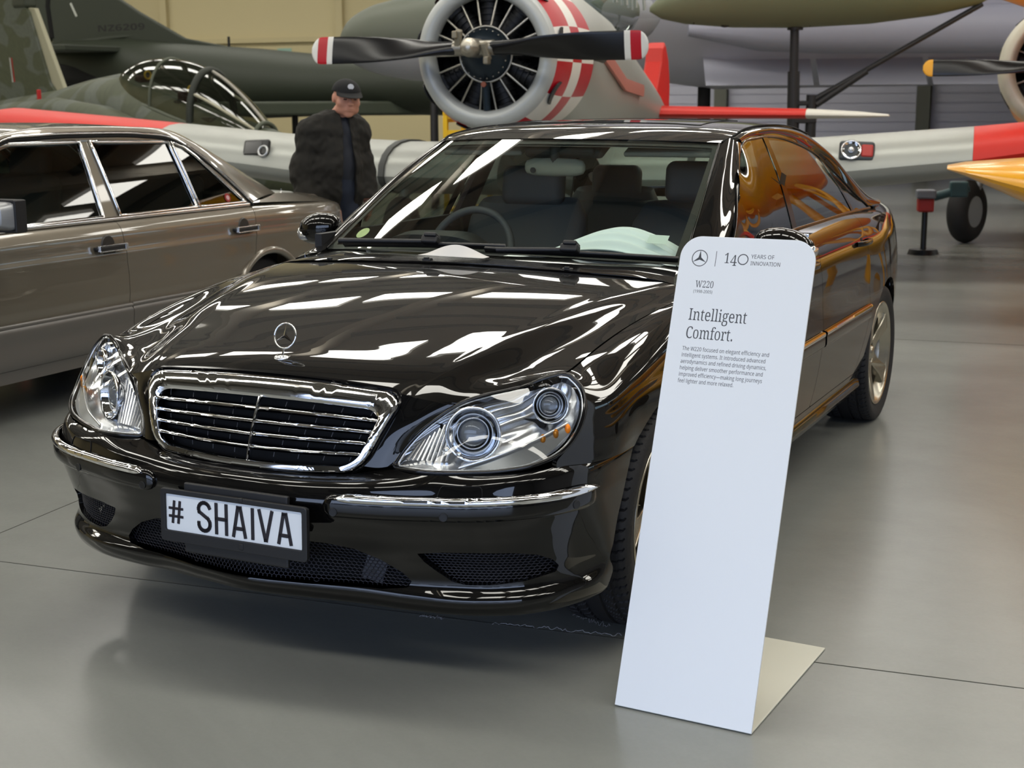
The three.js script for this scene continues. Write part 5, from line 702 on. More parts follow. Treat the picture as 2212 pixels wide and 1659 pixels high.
  obj('crown', turn(march((x, y, z) => { const q = [x - HX, y - HY, z - HZ]; return Math.max((Math.hypot(q[0] / .088, (q[1] - .034) / .092, (q[2] + .008) / .106) - 1) * .088, .042 - q[1] - .15 * Math.max(0, -q[2])); }, [HX, HY + .07, HZ], .14, 64)), capM, cap);
  obj('peak', turn(sheet((u, v) => { const a = lerp(-1.15, 1.15, u); return [HX + Math.sin(a) * (.086 + .004 * v), HY + .048 - .026 * v * Math.cos(a) - .020 * Math.abs(Math.sin(a)) ** 2 * v, HZ + .005 + Math.cos(a) * lerp(.082, .160, v)]; }, 24, 8, { away: [0, 1.4, 0], thick: .004 })), capM, cap);
  obj('cap_badge', turn(at(at(cyl(.019, .019, .004, 24, 0, 0, 0, PI / 2), 0, 0, 0, -.30), HX, HY + .086, HZ + .082)), std(0xb9bcc4, .6), cap);
  for (const s of [-1, 1]) obj('eye', turn(ball(.0095, HX + s * .030, HY + .000, HZ + .0835, 1.35, .7, .6, 12)), std(0x2a1d18, .3), man); for (const s of [-1, 1]) obj('eyebrow', turn(rbox(.032, .006, .008, .003, HX + s * .030, HY + .026, HZ + .088, 0, 0, s * -.1)), std(0x8d8078, .8), man);
}

// ================================================================ aircraft behind the cars
const fit = (x0, z0, k) => [EYE.x + (x0 - EYE.x) * k, 0, EYE.z + (z0 - EYE.z) * k];
// airfoil loop: chord c (nose at z = 0, tail at z = -c), thickness t, top/bottom split
function foil(x, y, z, c, t, n = 14, camber = .62) { const o = []; for (let i = 0; i <= n; i++) { const s = (1 - Math.cos(PI * i / n)) / 2, h = 2.6 * t * (.2969 * Math.sqrt(s) - .126 * s - .3516 * s * s + .2843 * s ** 3 - .1036 * s ** 4) * 3.84; o.push([x, y + h * camber, z - c * s]); } for (let i = n - 1; i > 0; i--) { const s = (1 - Math.cos(PI * i / n)) / 2, h = 2.6 * t * (.2969 * Math.sqrt(s) - .126 * s - .3516 * s * s + .2843 * s ** 3 - .1036 * s ** 4) * 3.84; o.push([x, y - h * (1 - camber), z - c * s]); } return o; }
const wing = stations => smooth(loft(stations.map(s => foil(...s))), 40);
const body = (secs, n = 28) => smooth(loft(secs.map(([z, y, w, h, e = 2, x = 0]) => oval(x, y, z, w, h, n, e))), 50);
const bodyX = (secs, n = 28) => smooth(loft(secs.map(([x, y, w, h, e = 2]) => oval(x, y, 0, w, h, n, e, [0, 0, 1], [0, 1, 0]))), 50);
const tWhite = std(0xe4e2dc, .4), tRed = std(0xb80f22, .4), silver = std(0xa3a59f, .42, .35), scarlet = std(0xc91a06, .5), propBlack = phys(0x0d0d10, .28), yellow = phys(0xe8a20a, .35, { clearcoat: .6, clearcoatRoughness: .15 }), yellowTip = std(0xe0a21a, .4), orange = yellow;
function blade(s, L, tips, parent, mat = propBlack, wide = .112) {
  const sec = (r, k = 1) => { const t = r / L, c = r < .16 ? .055 : lerp(.07, wide, sstep(.1, .42, t)) * (t > .94 ? Math.sqrt(Math.max(.04, 1 - ((t - .94) / .062) ** 2)) : 1), th = lerp(.05, .012, sstep(.08, .6, t)), a = lerp(1.05, .22, sstep(.1, .85, t)) * s * k, o = []; for (let q = 0; q < 20; q++) { const g = q / 20 * 2 * PI, u = Math.cos(g) * c, v = Math.sin(g) * th; o.push([s * r, u * Math.cos(a) - v * Math.sin(a), u * Math.sin(a) + v * Math.cos(a)]); } return o; };
  const cut = (a, b, n) => smooth(loft(Array.from({ length: n + 1 }, (_, i) => sec(lerp(a, b, i / n)))), 60);
  const b = obj('blade', cut(.09, tips.length ? tips[0][0] * L : L, 26), mat, parent);
  tips.forEach(([a, m], i) => obj('tip_band', cut(a * L, (tips[i + 1]?.[0] ?? .999) * L, 6), m, b));
}
function radial(p, y, z, r) {   // engine face inside a cowl: cylinders, pushrods, crankcase
  const e = grp('radial_engine', p), dark = std(0x17181b, .5, .4), rod = std(0xb9b5aa, .3, .8), caseM = std(0x24303a, .4, .5);
  obj('baffle', cyl(r, r, .03, 48, 0, y, z - .42, PI / 2), M.gap, e);
  for (let k = 0; k < 9; k++) { const a = PI / 2 + k * 2 * PI / 9, d = [Math.cos(a), Math.sin(a)], fins = [cyl(.085, .095, r * .55, 18)]; for (let i = 0; i < 9; i++) fins.push(cyl(.105, .105, .009, 18, 0, -r * .2 + i * .05, 0)); fins.push(rbox(.16, .10, .2, .03, 0, r * .3, 0)); const g = join(fins); at(g, 0, 0, 0, 0, 0, a - PI / 2); g.translate(d[0] * r * .68, y + d[1] * r * .68, z - .30); obj('engine_cylinder', g, dark, e); }
  for (let k = 0; k < 18; k++) { const a = PI / 2 + PI / 9 + (Math.floor(k / 2) * 40 + (k % 2 ? 9 : -9)) * PI / 180; obj('pushrod_tube', bar([Math.cos(a) * r * .48, y + Math.sin(a) * r * .48, z - .16], [Math.cos(a) * r * .97, y + Math.sin(a) * r * .97, z - .20], .0095, .0095, 8), rod, e); }
  obj('crankcase', [at(lathe([[0, .14], [.08, .135], [.13, .09], [.19, .03], [.215, -.03], [.22, -.1], [.25, -.2]], 40), 0, y, z - .13, PI / 2), ball(.025, .06, y - .10, z - .08)], caseM, e);
  obj('crankcase_ring', at(new THREE.TorusGeometry(.222, .010, 8, 48), 0, y, z - .15), rod, e); obj('sump', [bar([0, y - .22, z - .14], [0, y - r * .95, z - .17], .035, .03)], caseM, e); obj('copper_cap', cyl(.022, .022, .02, 16, 0, y - .24, z - .09, PI / 2), std(0x9c5a42, .4, .6), e);
  const nuts = []; for (let k = 0; k < 22; k++) { const a = k / 22 * 2 * PI; nuts.push(ball(.007, Math.cos(a) * .195, y + Math.sin(a) * .195, z - .09, 1, 1, 1, 6)); } tag(obj('flange_nuts', nuts, rod, e), null, null, null, 'stuff');
}
// ---- silver trainer with a red and white chequered cowl, facing the camera
{
  const t = thing('trainer_aeroplane', 'silver propeller trainer with red and white chequered cowl and red wing tips', 'aeroplane', [-3.03, 0, -6.39], .145), Y = 1.97;
  const prop = grp('propeller', t); prop.position.set(0, Y, 0);
  const bands = [[.868, tWhite], [.902, tRed], [.962, tWhite]]; blade(1, 1.41, bands, prop); blade(-1, 1.41, bands, prop);
  const hubM = std(0x9a958a, .35, .7); obj('hub', [cyl(.075, .075, .17, 24, 0, 0, -.01, PI / 2), cyl(.06, .06, .34, 20, 0, 0, 0, 0, 0, PI / 2)], hubM, prop);
  obj('hub_dome', [at(lathe([[0, .13], [.03, .128], [.047, .115], [.05, .09], [.062, .085], [.064, .06], [.074, .055], [.075, 0]], 32), 0, 0, .07, PI / 2)], std(0xb9b3a6, .3, .8), prop);
  for (const s of [1, -1]) obj('counterweight', [rbox(.055, .15, .05, .015, s * .115, s * -.05 + .02, .05, .3, 0, s * .2), rbox(.04, .06, .09, .012, s * .13, s * -.10, .07)], std(0x8d8675, .5, .4), prop);
  // cowl: plain lip, then two rings of checks
  const R = [[.45, -.36], [.452, -.31], [.475, -.262], [.515, -.245], [.56, -.262], [.598, -.32]], side = [[.598, -.32], [.632, -.44], [.652, -.60], [.66, -.85], [.655, -1.1], [.645, -1.30]];
  const cw = grp('cowl', t), Q = (pts, a0, a1, n) => { const g = new THREE.LatheGeometry(curve(pts.map(p => [p[0], p[1], 0]), 16).map(p => new THREE.Vector2(p[0], p[1])), n, a0, a1); return at(g, 0, Y - .04, 0, PI / 2); };
  obj('cowl_lip', Q(R, 0, 2 * PI, 80), std(0xb9bcba, .38, .15), cw); obj('cowl_lining', at(lathe([[.45, -.36], [.5, -.5], [.55, -1.2]], 48), 0, Y - .04, 0, PI / 2), M.gap, cw);
  for (let ring = 0; ring < 3; ring++) { const seg = [side.slice(0, 3), side.slice(2, 4), side.slice(3)][ring]; for (let k = 0; k < 14; k++) obj('check_panel', Q(seg.length < 3 ? [seg[0], [(seg[0][0] + seg[1][0]) / 2 + .002, (seg[0][1] + seg[1][1]) / 2], seg[1]] : seg, (k + .28) * 2 * PI / 14, 2 * PI / 14, 8), (k + ring) % 2 ? tWhite : tRed, cw); }
  radial(t, Y - .04, -.14, .47);
  obj('fuselage', body([[-1.28, Y - .04, .61, .63], [-1.5, Y - .05, .60, .66], [-2.2, Y - .12, .55, .72, 2.3], [-3.2, Y - .2, .5, .68, 2.3], [-4.6, Y - .32, .38, .5], [-6.0, Y - .45, .22, .34], [-7.1, Y - .55, .10, .18]]), silver, t);
  // oil-stained cockpit side, red flash, glazed canopy with frames
  const gl = M.tint; obj('canopy_glass', smooth(loft([[-2.15, .30, .10], [-2.5, .34, .40], [-3.2, .35, .48], [-4.2, .33, .46], [-5.0, .22, .16]].map(([z, w, h]) => oval(0, Y + .50 - .02 * (z + 2), z, w, h, 24, 2.6)), { caps: false }), 60), gl, t);
  for (const z of [-2.45, -2.85, -3.3, -3.75, -4.2, -4.6]) { const pts = []; for (let k = 0; k <= 16; k++) { const a = k / 16 * PI; pts.push([Math.cos(a) * .36, Y + .55 + Math.sin(a) * (z > -2.5 ? .36 : .46), z]); } obj('canopy_frame', tube(pts, .016, 30, 6), silver, t); }
  for (const s of [1, -1]) { obj('windscreen_frame', bar([s * .30, Y + .52, -2.12], [s * .16, Y + .92, -2.5], .015), silver, t); obj('red_flash', smooth(sweep([[s * .58, Y + .12, -1.6], [s * .57, Y - .05, -2.2], [s * .53, Y - .25, -3.0], [s * .44, Y - .30, -4.2]], [[-.015, -.07], [.015, -.07], [.02, 0], [.015, .05], [-.015, .05]], [0, 1, 0]), 40), std(0xb06a5e, .5), t); obj('exhaust_pipe', tube([[s * .60, Y - .02, -1.3], [s * .66, Y - .03, -1.4], [s * .67, Y - .04, -1.52]], .05, 20, 12), std(0x4a4038, .5, .6), t); }
  // wings: silver inner panels, red outer ends, landing lamp in each leading edge
  for (const s of [1, -1]) {
    obj('inner_wing', wing([[s * .3, .86, -1.45, 2.5, .50], [s * 1.45, .87, -1.5, 2.4, .50], [s * 2.5, .92, -1.62, 2.2, .49], [s * (s > 0 ? 3.82 : 4.08), s > 0 ? 1.045 : 1.08, -1.78, 1.95, .44]]), silver, t);
    obj('outer_wing', wing([[s * (s > 0 ? 3.822 : 4.082), s > 0 ? 1.045 : 1.08, -1.78, 1.95, .44], [s * 5.0, 1.22, -1.93, 1.75, .33], [s * 6.2, 1.37, -2.07, 1.45, .24], [s * 6.5, 1.415, -2.25, .95, .12], [s * 6.58, 1.42, -2.5, .4, .03]]), scarlet, t);
    obj('wing_joint', smooth(loft([foil(s * 1.43, .87, -1.475, 2.44, .53), foil(s * 1.49, .873, -1.48, 2.44, .53)]), 40), std(0x3a3c3a, .6), t);
    const L = grp('landing_light', t), lx = s * 2.87, ly = 1.115, lz = -1.735, tilt = g => at(at(g, 0, 0, 0, -.35, s * .12, 0), lx, ly, lz); obj('lamp_recess', tilt(rbox(.30, .18, .06, .03, 0, 0, 0)), s > 0 ? std(0x3c4042, .4, .3) : std(0x17191a, .3), L);
    if (s > 0) { obj('lamp_reflector', tilt(at(lathe([[.02, -.03], [.05, -.028], [.08, .0], [.088, .01], [.075, .012], [.06, -.005], [.0, -.02]], 32), -.05, 0, .035, PI / 2)), M.chrome, L); obj('lamp_bulb', tilt(ball(.028, -.05, 0, .04)), M.crystal, L); obj('side_lamp', tilt(rbox(.10, .11, .03, .015, .085, 0, .025)), std(0xb02a22, .35), L); } else { obj('lamp_glass', tilt(rbox(.22, .15, .03, .03, -.02, 0, .022)), M.gloss, L); obj('lamp_rim', tilt(at(new THREE.TorusGeometry(.05, .012, 8, 24), .10, -.04, .035)), M.satin, L); }
    if (s > 0) obj('wing_stripe', smooth(loft([foil(s * 4.45 - .10, 1.115, -1.845, 1.86, .395), foil(s * 4.45 + .10, 1.117, -1.86, 1.84, .385)]), 40), std(0x25242a, .5), t);
    const leg = grp('main_gear', t); obj('gear_leg', [bar([s * 1.3, 1.0, -1.75], [s * 1.32, .38, -1.65], .055, .05), bar([s * 1.3, .7, -1.75], [s * 1.05, 1.0, -2.0], .03)], silver, leg); obj('gear_wheel', at(new THREE.TorusGeometry(.24, .10, 14, 36), s * 1.32, .34, -1.65, 0, PI / 2), M.rubber, leg); obj('wheel_hub', cyl(.16, .16, .12, 28, s * 1.32, .34, -1.65, 0, 0, PI / 2), silver, leg);
    obj('tailplane', wing([[s * .12, 1.40, -6.35, 1.1, .16], [s * 1.9, 1.38, -6.6, .85, .12]]), scarlet, t); obj('tailplane_tip', wing([[s * 1.902, 1.38, -6.6, .85, .12], [s * 2.5, 1.37, -6.72, .70, .08], [s * 2.85, 1.365, -6.9, .35, .03]]), std(0xd5d3ca, .5), t);
  }
  const fin = (pts, th, x = 0) => { const g = ext(poly(pts), th, .03, 3); return at(g, x + th / 2, 0, 0, 0, -PI / 2); };
  obj('fin', fin([[-6.3, 1.42], [-6.62, 1.78], [-6.80, 2.02], [-6.86, 2.18], [-6.95, 2.235], [-6.98, 1.4]].map(([z, y]) => [z, y]), .16), scarlet, t); obj('rudder', fin([[-6.99, 1.25], [-6.97, 2.10], [-7.0, 2.235], [-7.15, 2.22], [-7.32, 2.05], [-7.42, 1.75], [-7.40, 1.45], [-7.25, 1.22]], .10), scarlet, t);
  obj('tail_wheel', [at(new THREE.TorusGeometry(.13, .05, 10, 28), 0, .18, -6.7, 0, PI / 2), bar([0, .2, -6.7], [0, 1.3, -6.4], .04), cyl(.09, .09, .07, 20, 0, .18, -6.7, 0, 0, PI / 2)], M.rubber, t);
  obj('fin_flash', box(.012, .34, .05, .04, 1.62, -6.9), tWhite, t);
}
// ---- dark green attack jet
{
  const t = thing('attack_jet', 'dark olive green jet with a tall swept fin marked NZ6209', 'aeroplane', fit(-15.58, -13.77, 1.24), .214), k = 1.24, y = v => 1.536 + (v - 1.536) * k, P = (X, Yv) => [X * k, y(Yv)];
  const olive = std(0x2c3226, .6), dark = std(0x1c2119, .65);
  obj('fuselage', bodyX([[.75 * k, y(2.35), .12, .14], [1.2 * k, y(2.3), .42, .34], [2.4 * k, y(2.12), .62, .58], [3.4 * k, y(1.95), .75, .66], [4.6 * k, y(1.86), .86, .66], [5.54 * k, y(1.83), .9, .58], [7.2 * k, y(1.82), .9, .56], [8.4 * k, y(1.75), .72, .5], [9.4 * k, y(1.66), .4, .32], [9.9 * k, y(1.6), .08, .06]]), olive, t);
  const F = (pts, th, z = 0) => at(ext(poly(pts.map(p => P(...p))), th, .03, 3), 0, 0, z - th / 2);
  obj('fin', F([[1.05, 2.4], [1.02, 2.62], [.98, 3.1], [1.10, 3.9], [1.75, 3.9], [2.19, 3.18], [2.52, 2.97], [2.83, 2.80], [3.29, 2.55], [4.08, 2.40], [4.2, 2.2], [1.4, 2.2]], .12), olive, t);
  const rud = obj('rudder', F([[.80, 2.52], [.62, 3.2], [.52, 3.9], [1.05, 3.9], [.93, 3.1], [.97, 2.60]], .07), olive, t); for (let i = 0; i < 6; i++) obj('rudder_rib', at(rbox(.30 * k, .045, .12, .01), .80 * k - i * .022, y(2.62 + i * .115), 0, 0, 0, .05), dark, rud);
  obj('fin_gap', F([[.985, 2.62], [.945, 3.1], [1.05, 3.9], [1.09, 3.9], [.985, 3.1], [1.025, 2.62]], .15), M.gap, t);
  obj('fin_marker', at(rbox(.06, .30, .19, .02), 1.42 * k, y(3.04), 0, 0, 0, .42), std(0xb9bdb4, .6), t); obj('tail_fairing', at(bodyX([[.80 * k, y(2.50), .05, .03], [1.1 * k, y(2.52), .10, .07], [2.2 * k, y(2.60), .12, .06], [2.9 * k, y(2.66), .03, .02]])), olive, t);
  for (const s of [1, -1]) obj('tailplane', at(ext(poly([[1.0 * k, 0], [1.6 * k, 1.7], [2.0 * k, 1.7], [2.5 * k, 0]]), .07, .02), 0, y(2.43), 0, s * PI / 2 + (s < 0 ? 0 : 0), 0, 0), olive, t);
  obj('jet_pipe', [at(lathe([[.34, 0], [.36, .1], [.38, .8], [.30, .8], [.28, 0]], 32), .9 * k, y(2.05), 0, 0, 0, -PI / 2)], M.gap, t); obj('dark_tail_box', at(rbox(1.9 * k, .42, .9, .12), 1.85 * k, y(2.04), 0), std(0x0b0c0b, .8), t);  // jet pipe, and a near-black box around it below the tail
  for (const s of [1, -1]) obj('wing', at(ext(poly([[3.4 * k, 0], [4.5 * k, 3.2], [5.1 * k, 3.2], [7.4 * k, 0]]), .16, .04), 0, s > 0 ? y(1.42) + .16 : y(1.42), 0, s * PI / 2, 0, 0), std(0x3d4436, .6), t);
  obj('blade_aerial', rbox(.05, .24, .03, .01, 4.04 * k, y(2.49), 0), M.trim, t); obj('panel_joint', at(new THREE.TorusGeometry(.60, .012, 6, 40), 5.54 * k, y(1.83), 0, 0, PI / 2), std(0x4a5240, .6), t);
  // serial number on the root of the fin
  const tx = canvasTex(512, 128, c => { c.fillStyle = '#2c3226'; c.fillRect(0, 0, 512, 128); c.fillStyle = '#0a0c08'; c.font = 'bold 104px sans-serif'; const w = c.measureText('NZ6209').width; c.save(); c.scale(492 / w, 1); c.fillText('NZ6209', 8 * w / 492, 104); c.restore(); });
  for (const s of [1, -1]) { const g = new THREE.PlaneGeometry(.88 * k, .17 * k); obj('serial_number', at(at(g, 0, 0, 0, 0, s > 0 ? 0 : PI, .03), 2.24 * k, y(2.755), s * .0945), new THREE.MeshStandardMaterial({ map: tx, roughness: .6 }), t); }
  for (const [x, z] of [[2.8, 0], [5.4, .9], [5.4, -.9]]) obj('support_jack', [bar([x * k, 0, z], [x * k, y(1.5), z], .06), cyl(.2, .24, .06, 20, x * k, .03, z)], M.trim, t);
}
// ---- camouflaged jet trainer with a bubble canopy
{
  const t = thing('jet_trainer', 'grey-green camouflaged jet with a large bubble canopy and a red and white fin flash', 'aeroplane', fit(-13.32, -11.82, 1.16), -.195), camo = (() => { const tx = dataTex(256, (u, v) => { const n = tileNoise(u, v, 7, 11), a = sstep(.46, .54, n), g = tileNoise(u, v, 40, 3) * .12 + .94; return [[.25, .27, .19], [.31, .33, .29]].reduce((p, q) => p.map((x, i) => lerp(x, q[i], a))).map(x => x * g); }, true); tx.repeat.set(1, 1); return new THREE.MeshStandardMaterial({ map: tx, roughness: .62 }); })();
  t.scale.setScalar(1.16); t.position.y = 1.536 * (1 - 1.16); const g0 = .212;
  const uvFit = (g, s = .35) => { const p = g.attributes.position, uv = new Float32Array(p.count * 2); for (let i = 0; i < p.count; i++) { uv[2 * i] = p.getX(i) * s + p.getZ(i) * .1; uv[2 * i + 1] = p.getY(i) * s + p.getZ(i) * s * .6; } g.setAttribute('uv', new THREE.BufferAttribute(uv, 2)); return g; };
  obj('fuselage', uvFit(bodyX([[-.9, 1.42, .06, .08], [-.3, 1.40, .20, .24], [.6, 1.36, .34, .36], [1.4, 1.33, .46, .46], [2.1, 1.35, .52, .56, 2.2], [2.7, 1.32, .56, .60, 2.2], [3.4, 1.16, .56, .52, 2.2], [4.2, .98, .52, .48, 2.2], [5.1, .84, .44, .44], [6.0, .74, .26, .30], [6.5, .70, .06, .08]])), camo, t);
  obj('spine', uvFit(bodyX([[.2, 1.58, .04, .06], [1.0, 1.62, .13, .14], [1.77, 1.70, .17, .19], [2.4, 1.74, .19, .22], [2.7, 1.72, .20, .2], [2.9, 1.5, .2, .1]])), camo, t);
  for (const s of [1, -1]) { obj('air_intake', uvFit(smooth(loft([[.2, 1.42, .10, .10], [.8, 1.40, .20, .19], [1.8, 1.42, .25, .23], [2.8, 1.30, .26, .24], [3.5, 1.12, .24, .22], [3.65, 1.08, .22, .20]].map(([x, yy, w, h]) => oval(x, yy, s * .62, w, h, 20, 2, [0, 0, 1]))), 50)), camo, t); obj('wing', at(ext(poly([[1.6, 0], [1.85, 1.7], [3.2, 1.7], [3.6, 0]]), .16, .05), 0, .98, 0, s * PI / 2, 0, 0), camo, t); obj('tailplane', at(ext(poly([[-.6, 0], [-.5, 1.6], [0, 1.6], [.5, 0]]), .06, .02), 0, 1.55, 0, s * PI / 2, 0, 0), camo, t); obj('main_gear', [bar([2.2, .9, s * 1.2], [2.2, .3 + g0, s * 1.4], .05), at(new THREE.TorusGeometry(.2, .09, 12, 28), 2.2, .29 + g0, s * 1.4), cyl(.14, .14, .1, 20, 2.2, .29 + g0, s * 1.4, PI / 2)], M.rubber, t); }
  obj('nose_gear', [bar([5.2, .6, 0], [5.25, .25 + g0, 0], .045), at(new THREE.TorusGeometry(.14, .06, 12, 28), 5.25, .2 + g0, 0)], M.rubber, t);
  obj('fin', uvFit(at(ext(poly([[-.75, 1.45], [-.85, 3.3], [-.1, 3.4], [.30, 3.01], [.49, 2.82], [.87, 1.85], [1.05, 1.66], [1.6, 1.5], [.2, 1.35]]), .09, .03, 3), 0, 0, -.045)), camo, t); obj('fin_cap', rbox(.36, .18, .2, .06, .32, 2.98, 0), std(0x33382c, .6), t); obj('fin_edge', at(ext(poly([[.38, 2.90], [.60, 2.88], [1.18, 1.72], [.98, 1.66], [.80, 1.95]]), .05, .01), 0, 0, -.02), std(0x9b9880, .7), t);
  const fl = grp('fin_flash', t); for (const [i, m] of [[0, tWhite], [1, tRed]]) obj('flash_stripe', at(rbox(.045, .36, .15, .008), -.005 + i * .045, 2.05, 0, 0, 0, .10), m, fl);
  // canopy
  const can = grp('canopy', t), ca = [[2.42, 1.92, 1.78, .02], [2.62, 2.03, 1.68, .26], [2.9, 2.11, 1.62, .36], [3.4, 2.135, 1.52, .40], [3.9, 2.06, 1.38, .40], [4.35, 1.90, 1.26, .36], [4.8, 1.62, 1.16, .30], [5.2, 1.28, 1.10, .18]], hoops = s => ca.map(([x, tY, sY, w]) => Array.from({ length: 21 }, (_, i) => { const a = i / 20 * PI; return [x, sY + (tY - sY) * Math.sin(a) ** .9, Math.cos(a) * w]; }));
  obj('canopy_glass', sheet(net(hoops()), 40, 60, { away: [3.5, 1.3, 0] }), M.canopy ??= new THREE.MeshPhysicalMaterial({ color: 0xb9bdb6, roughness: 0, transmission: 1, thickness: 0, ior: 1.6 }), can);
  const cs = net(hoops()), hoopAt = (v, r, m, n = 'canopy_frame') => obj(n, tube(Array.from({ length: 25 }, (_, i) => cs(i / 24, v)), r, 40, 7), m, can), fr = std(0x4c5142, .6);
  hoopAt(.012, .022, fr); hoopAt(.37, .022, fr); hoopAt(.62, .05, std(0x23281f, .6)); hoopAt(.985, .03, fr); for (const u of [0, 1]) obj('canopy_sill', tube(Array.from({ length: 25 }, (_, i) => cs(u, i / 24)), .028, 50, 7), fr, can); obj('canopy_ridge', tube(Array.from({ length: 12 }, (_, i) => cs(.5, .6 + i / 11 * .38)), .022, 30, 7), std(0x9a958a, .5), can); for (const u of [.22, .78]) obj('screen_bar', tube(Array.from({ length: 10 }, (_, i) => cs(u, .62 + i / 9 * .36)), .018, 30, 7), std(0xa9a58f, .5), can);
  for (const [x, yy] of [[2.9, 1.45], [3.75, 1.25]]) { const s = grp('ejection_seat', t); obj('seat_back', rbox(.14, .62, .4, .05, x, yy + .05, 0, 0, 0, .2), std(0x22231f, .7), s); obj('seat_headrest', rbox(.12, .16, .26, .04, x - .03, yy + .40, 0), std(0x3b2320, .7), s); obj('firing_handle', at(new THREE.TorusGeometry(.05, .012, 8, 20), x + .05, yy + .48, 0, 0, PI / 2), std(0xd8b020, .5), s); obj('harness', rbox(.05, .2, .10, .02, x + .10, yy + .10, .08), std(0xb9b2a5, .7), s); }
  obj('instrument_coaming', rbox(.3, .14, .6, .06, 4.35, 1.32, 0), M.trim, t); obj('cockpit_tub', box(2.4, .05, .7, 3.6, 1.08, 0), M.gap, t);
  obj('red_tag', rbox(.03, .2, .06, .01, 1.02, 1.66, .35), std(0xb01818, .6), t);
}
// ---- pod on a trestle, between the green jet and the chequered cowl
{
  const t = thing('tip_tank', 'long grey fuel tank with a dull olive upper side raised on trestles', 'fuel tank', fit(-9.49, -14.46, 1), .472), S = [[0, 2.44, .03], [.12, 2.46, .26], [.4, 2.48, .44], [.9, 2.49, .58], [1.6, 2.54, .68], [2.6, 2.66, .72], [3.6, 2.74, .62], [4.3, 2.78, .42], [4.65, 2.78, .24], [4.78, 2.78, .05]];
  const ring = ([x, y, r], lo, hi) => Array.from({ length: 25 }, (_, i) => { const a = lerp(lo, hi, i / 24); return [x, y + Math.sin(a) * r, Math.cos(a) * r]; });
  obj('upper_shell', sheet(net(S.map(s => ring(s, -.1, PI + .1))), 60, 70, { away: [2.4, 2.6, 0], clip: p => 2.75 - p[0] + .0 }), std(0x5a5f52, .55), t); obj('upper_shell', sheet(net(S.map(s => ring(s, -.1, PI + .1))), 60, 70, { away: [2.4, 2.6, 0], clip: p => p[0] - 2.75 }), std(0x8b8d92, .5), t); obj('lower_shell', sheet(net(S.map(s => ring(s, -.1, -PI + .1))), 60, 70, { away: [2.4, 2.6, 0] }), std(0x989aa0, .5), t);
  obj('access_panel', at(rbox(.26, .14, .02, .01), .42, 2.24, .36, 0, -.5), std(0x5f6166, .6), t); for (const x of [1.4, 3.6]) obj('trestle', [bar([x, 0, .5], [x, 2.05, .25], .05), bar([x, 0, -.5], [x, 2.05, -.25], .05), box(.08, .08, 1.0, x, 2.03, 0), bar([x, .6, .43], [x, .6, -.43], .035)], M.trim, t);
}
// ---- big pale transport fuselage
{
  const t = thing('transport_aircraft', 'huge pale lilac-grey aircraft fuselage filling the background behind the red tail', 'aeroplane', fit(-6.52, -19.17, 1.08), .458), pale = std(0xbdbdcb, .5);
  obj('fuselage', bodyX([[-1.6, 4.5, .4, .5], [-1.2, 4.42, 1.5, 1.7], [-.2, 4.38, 2.2, 2.4], [1.4, 4.35, 2.5, 2.58], [10, 4.45, 2.5, 2.58], [14, 4.5, 2.3, 2.4], [17, 4.7, 1.2, 1.3], [18, 4.8, .2, .2]], 48), pale, t);
  obj('side_fairing', smooth(loft([[.6, .1], [1.8, .35], [3, .4], [9, .4], [12, .1]].map(([x, r]) => oval(x, 2.72, 2.25, r * .9, r, 16, 2, [0, 0, 1]))), 50), std(0x9798a8, .5), t);
  for (let i = 0; i < 5; i++) obj('skin_panel', at(rbox(1.85, .012, .9, .004), 1.9 + i * 1.95, 2.16, 1.52, .87), std(0xb3b4c1, .5), t);
  for (const [x, z] of [[1.2, 0], [8, 1.2], [8, -1.2]]) obj('landing_gear', [bar([x, 0.4, z], [x, 2.2, z], .12), at(new THREE.TorusGeometry(.36, .16, 12, 30), x, .5, z + .25), at(new THREE.TorusGeometry(.36, .16, 12, 30), x, .5, z - .25)], M.rubber, t);
}
// ---- olive tank on a tall strut with a long diagonal brace
{
  const t = thing('engine_nacelle', 'olive green nacelle standing on a tall black strut with a long diagonal brace', 'nacelle', fit(-3.88, -12.72, 1.147), .456), k = 1.147, y = v => 1.536 + (v - 1.536) * k, ol = std(0x6d7358, .6);
  obj('nacelle_shell', bodyX([[-.05, 2.80, .02, .03], [.12, 2.84, .2, .17], [.45, 2.92, .36, .32], [1.1, 3.02, .50, .47], [2.0, 3.06, .55, .52], [3.0, 3.04, .50, .45], [3.9, 3.0, .34, .30], [4.5, 2.98, .14, .14], [4.7, 2.98, .03, .03]]), ol, t);
  const stain = std(0x2c2c22, .8); obj('oil_stain', [[.98, 2.57, .40, .12, .05], [.55, 2.62, .40, .02, .07], [2.15, 2.57, .42, .03, .03]].map(([x, yy, z, w, h]) => ball(.5, x, yy, z * .3, w, h, .02, 12)), stain, t);
  const blk = std(0x1b1c20, .5), st = grp('strut', t); obj('leg', [bar([1.75 * k, 0, 0], [1.72 * k, y(1.9), 0], .085), bar([1.72 * k, y(1.9), 0], [1.71 * k, y(2.75), 0], .062), cyl(.11, .11, .14, 20, 1.72 * k, y(2.45), 0), rbox(.16, .1, .2, .03, 1.715 * k, y(2.5), 0)], blk, st); obj('brace', [bar([1.95 * k, y(1.55), .02], [3.96 * k, y(2.68), .02], .038), bar([2.0 * k, y(1.50), .02], [2.6 * k, y(1.90), .02], .05)], blk, st); obj('link', [rbox(.4, .07, .1, .02, 1.85 * k, y(1.52), 0), bar([1.94 * k, 0, 0], [1.95 * k, y(1.62), 0], .075), rbox(.36, .1, .16, .02, 1.85 * k, y(1.32), 0)], blk, st); obj('foot_plate', cyl(.45, .5, .06, 28, 1.85 * k, .03, 0), blk, st);
  for (const s of [-1, 1]) obj('bolt_head', ball(.035, 1.72 * k + s * .08, y(2.45), .1, 1, 1, .6, 10), M.satin, st);
}
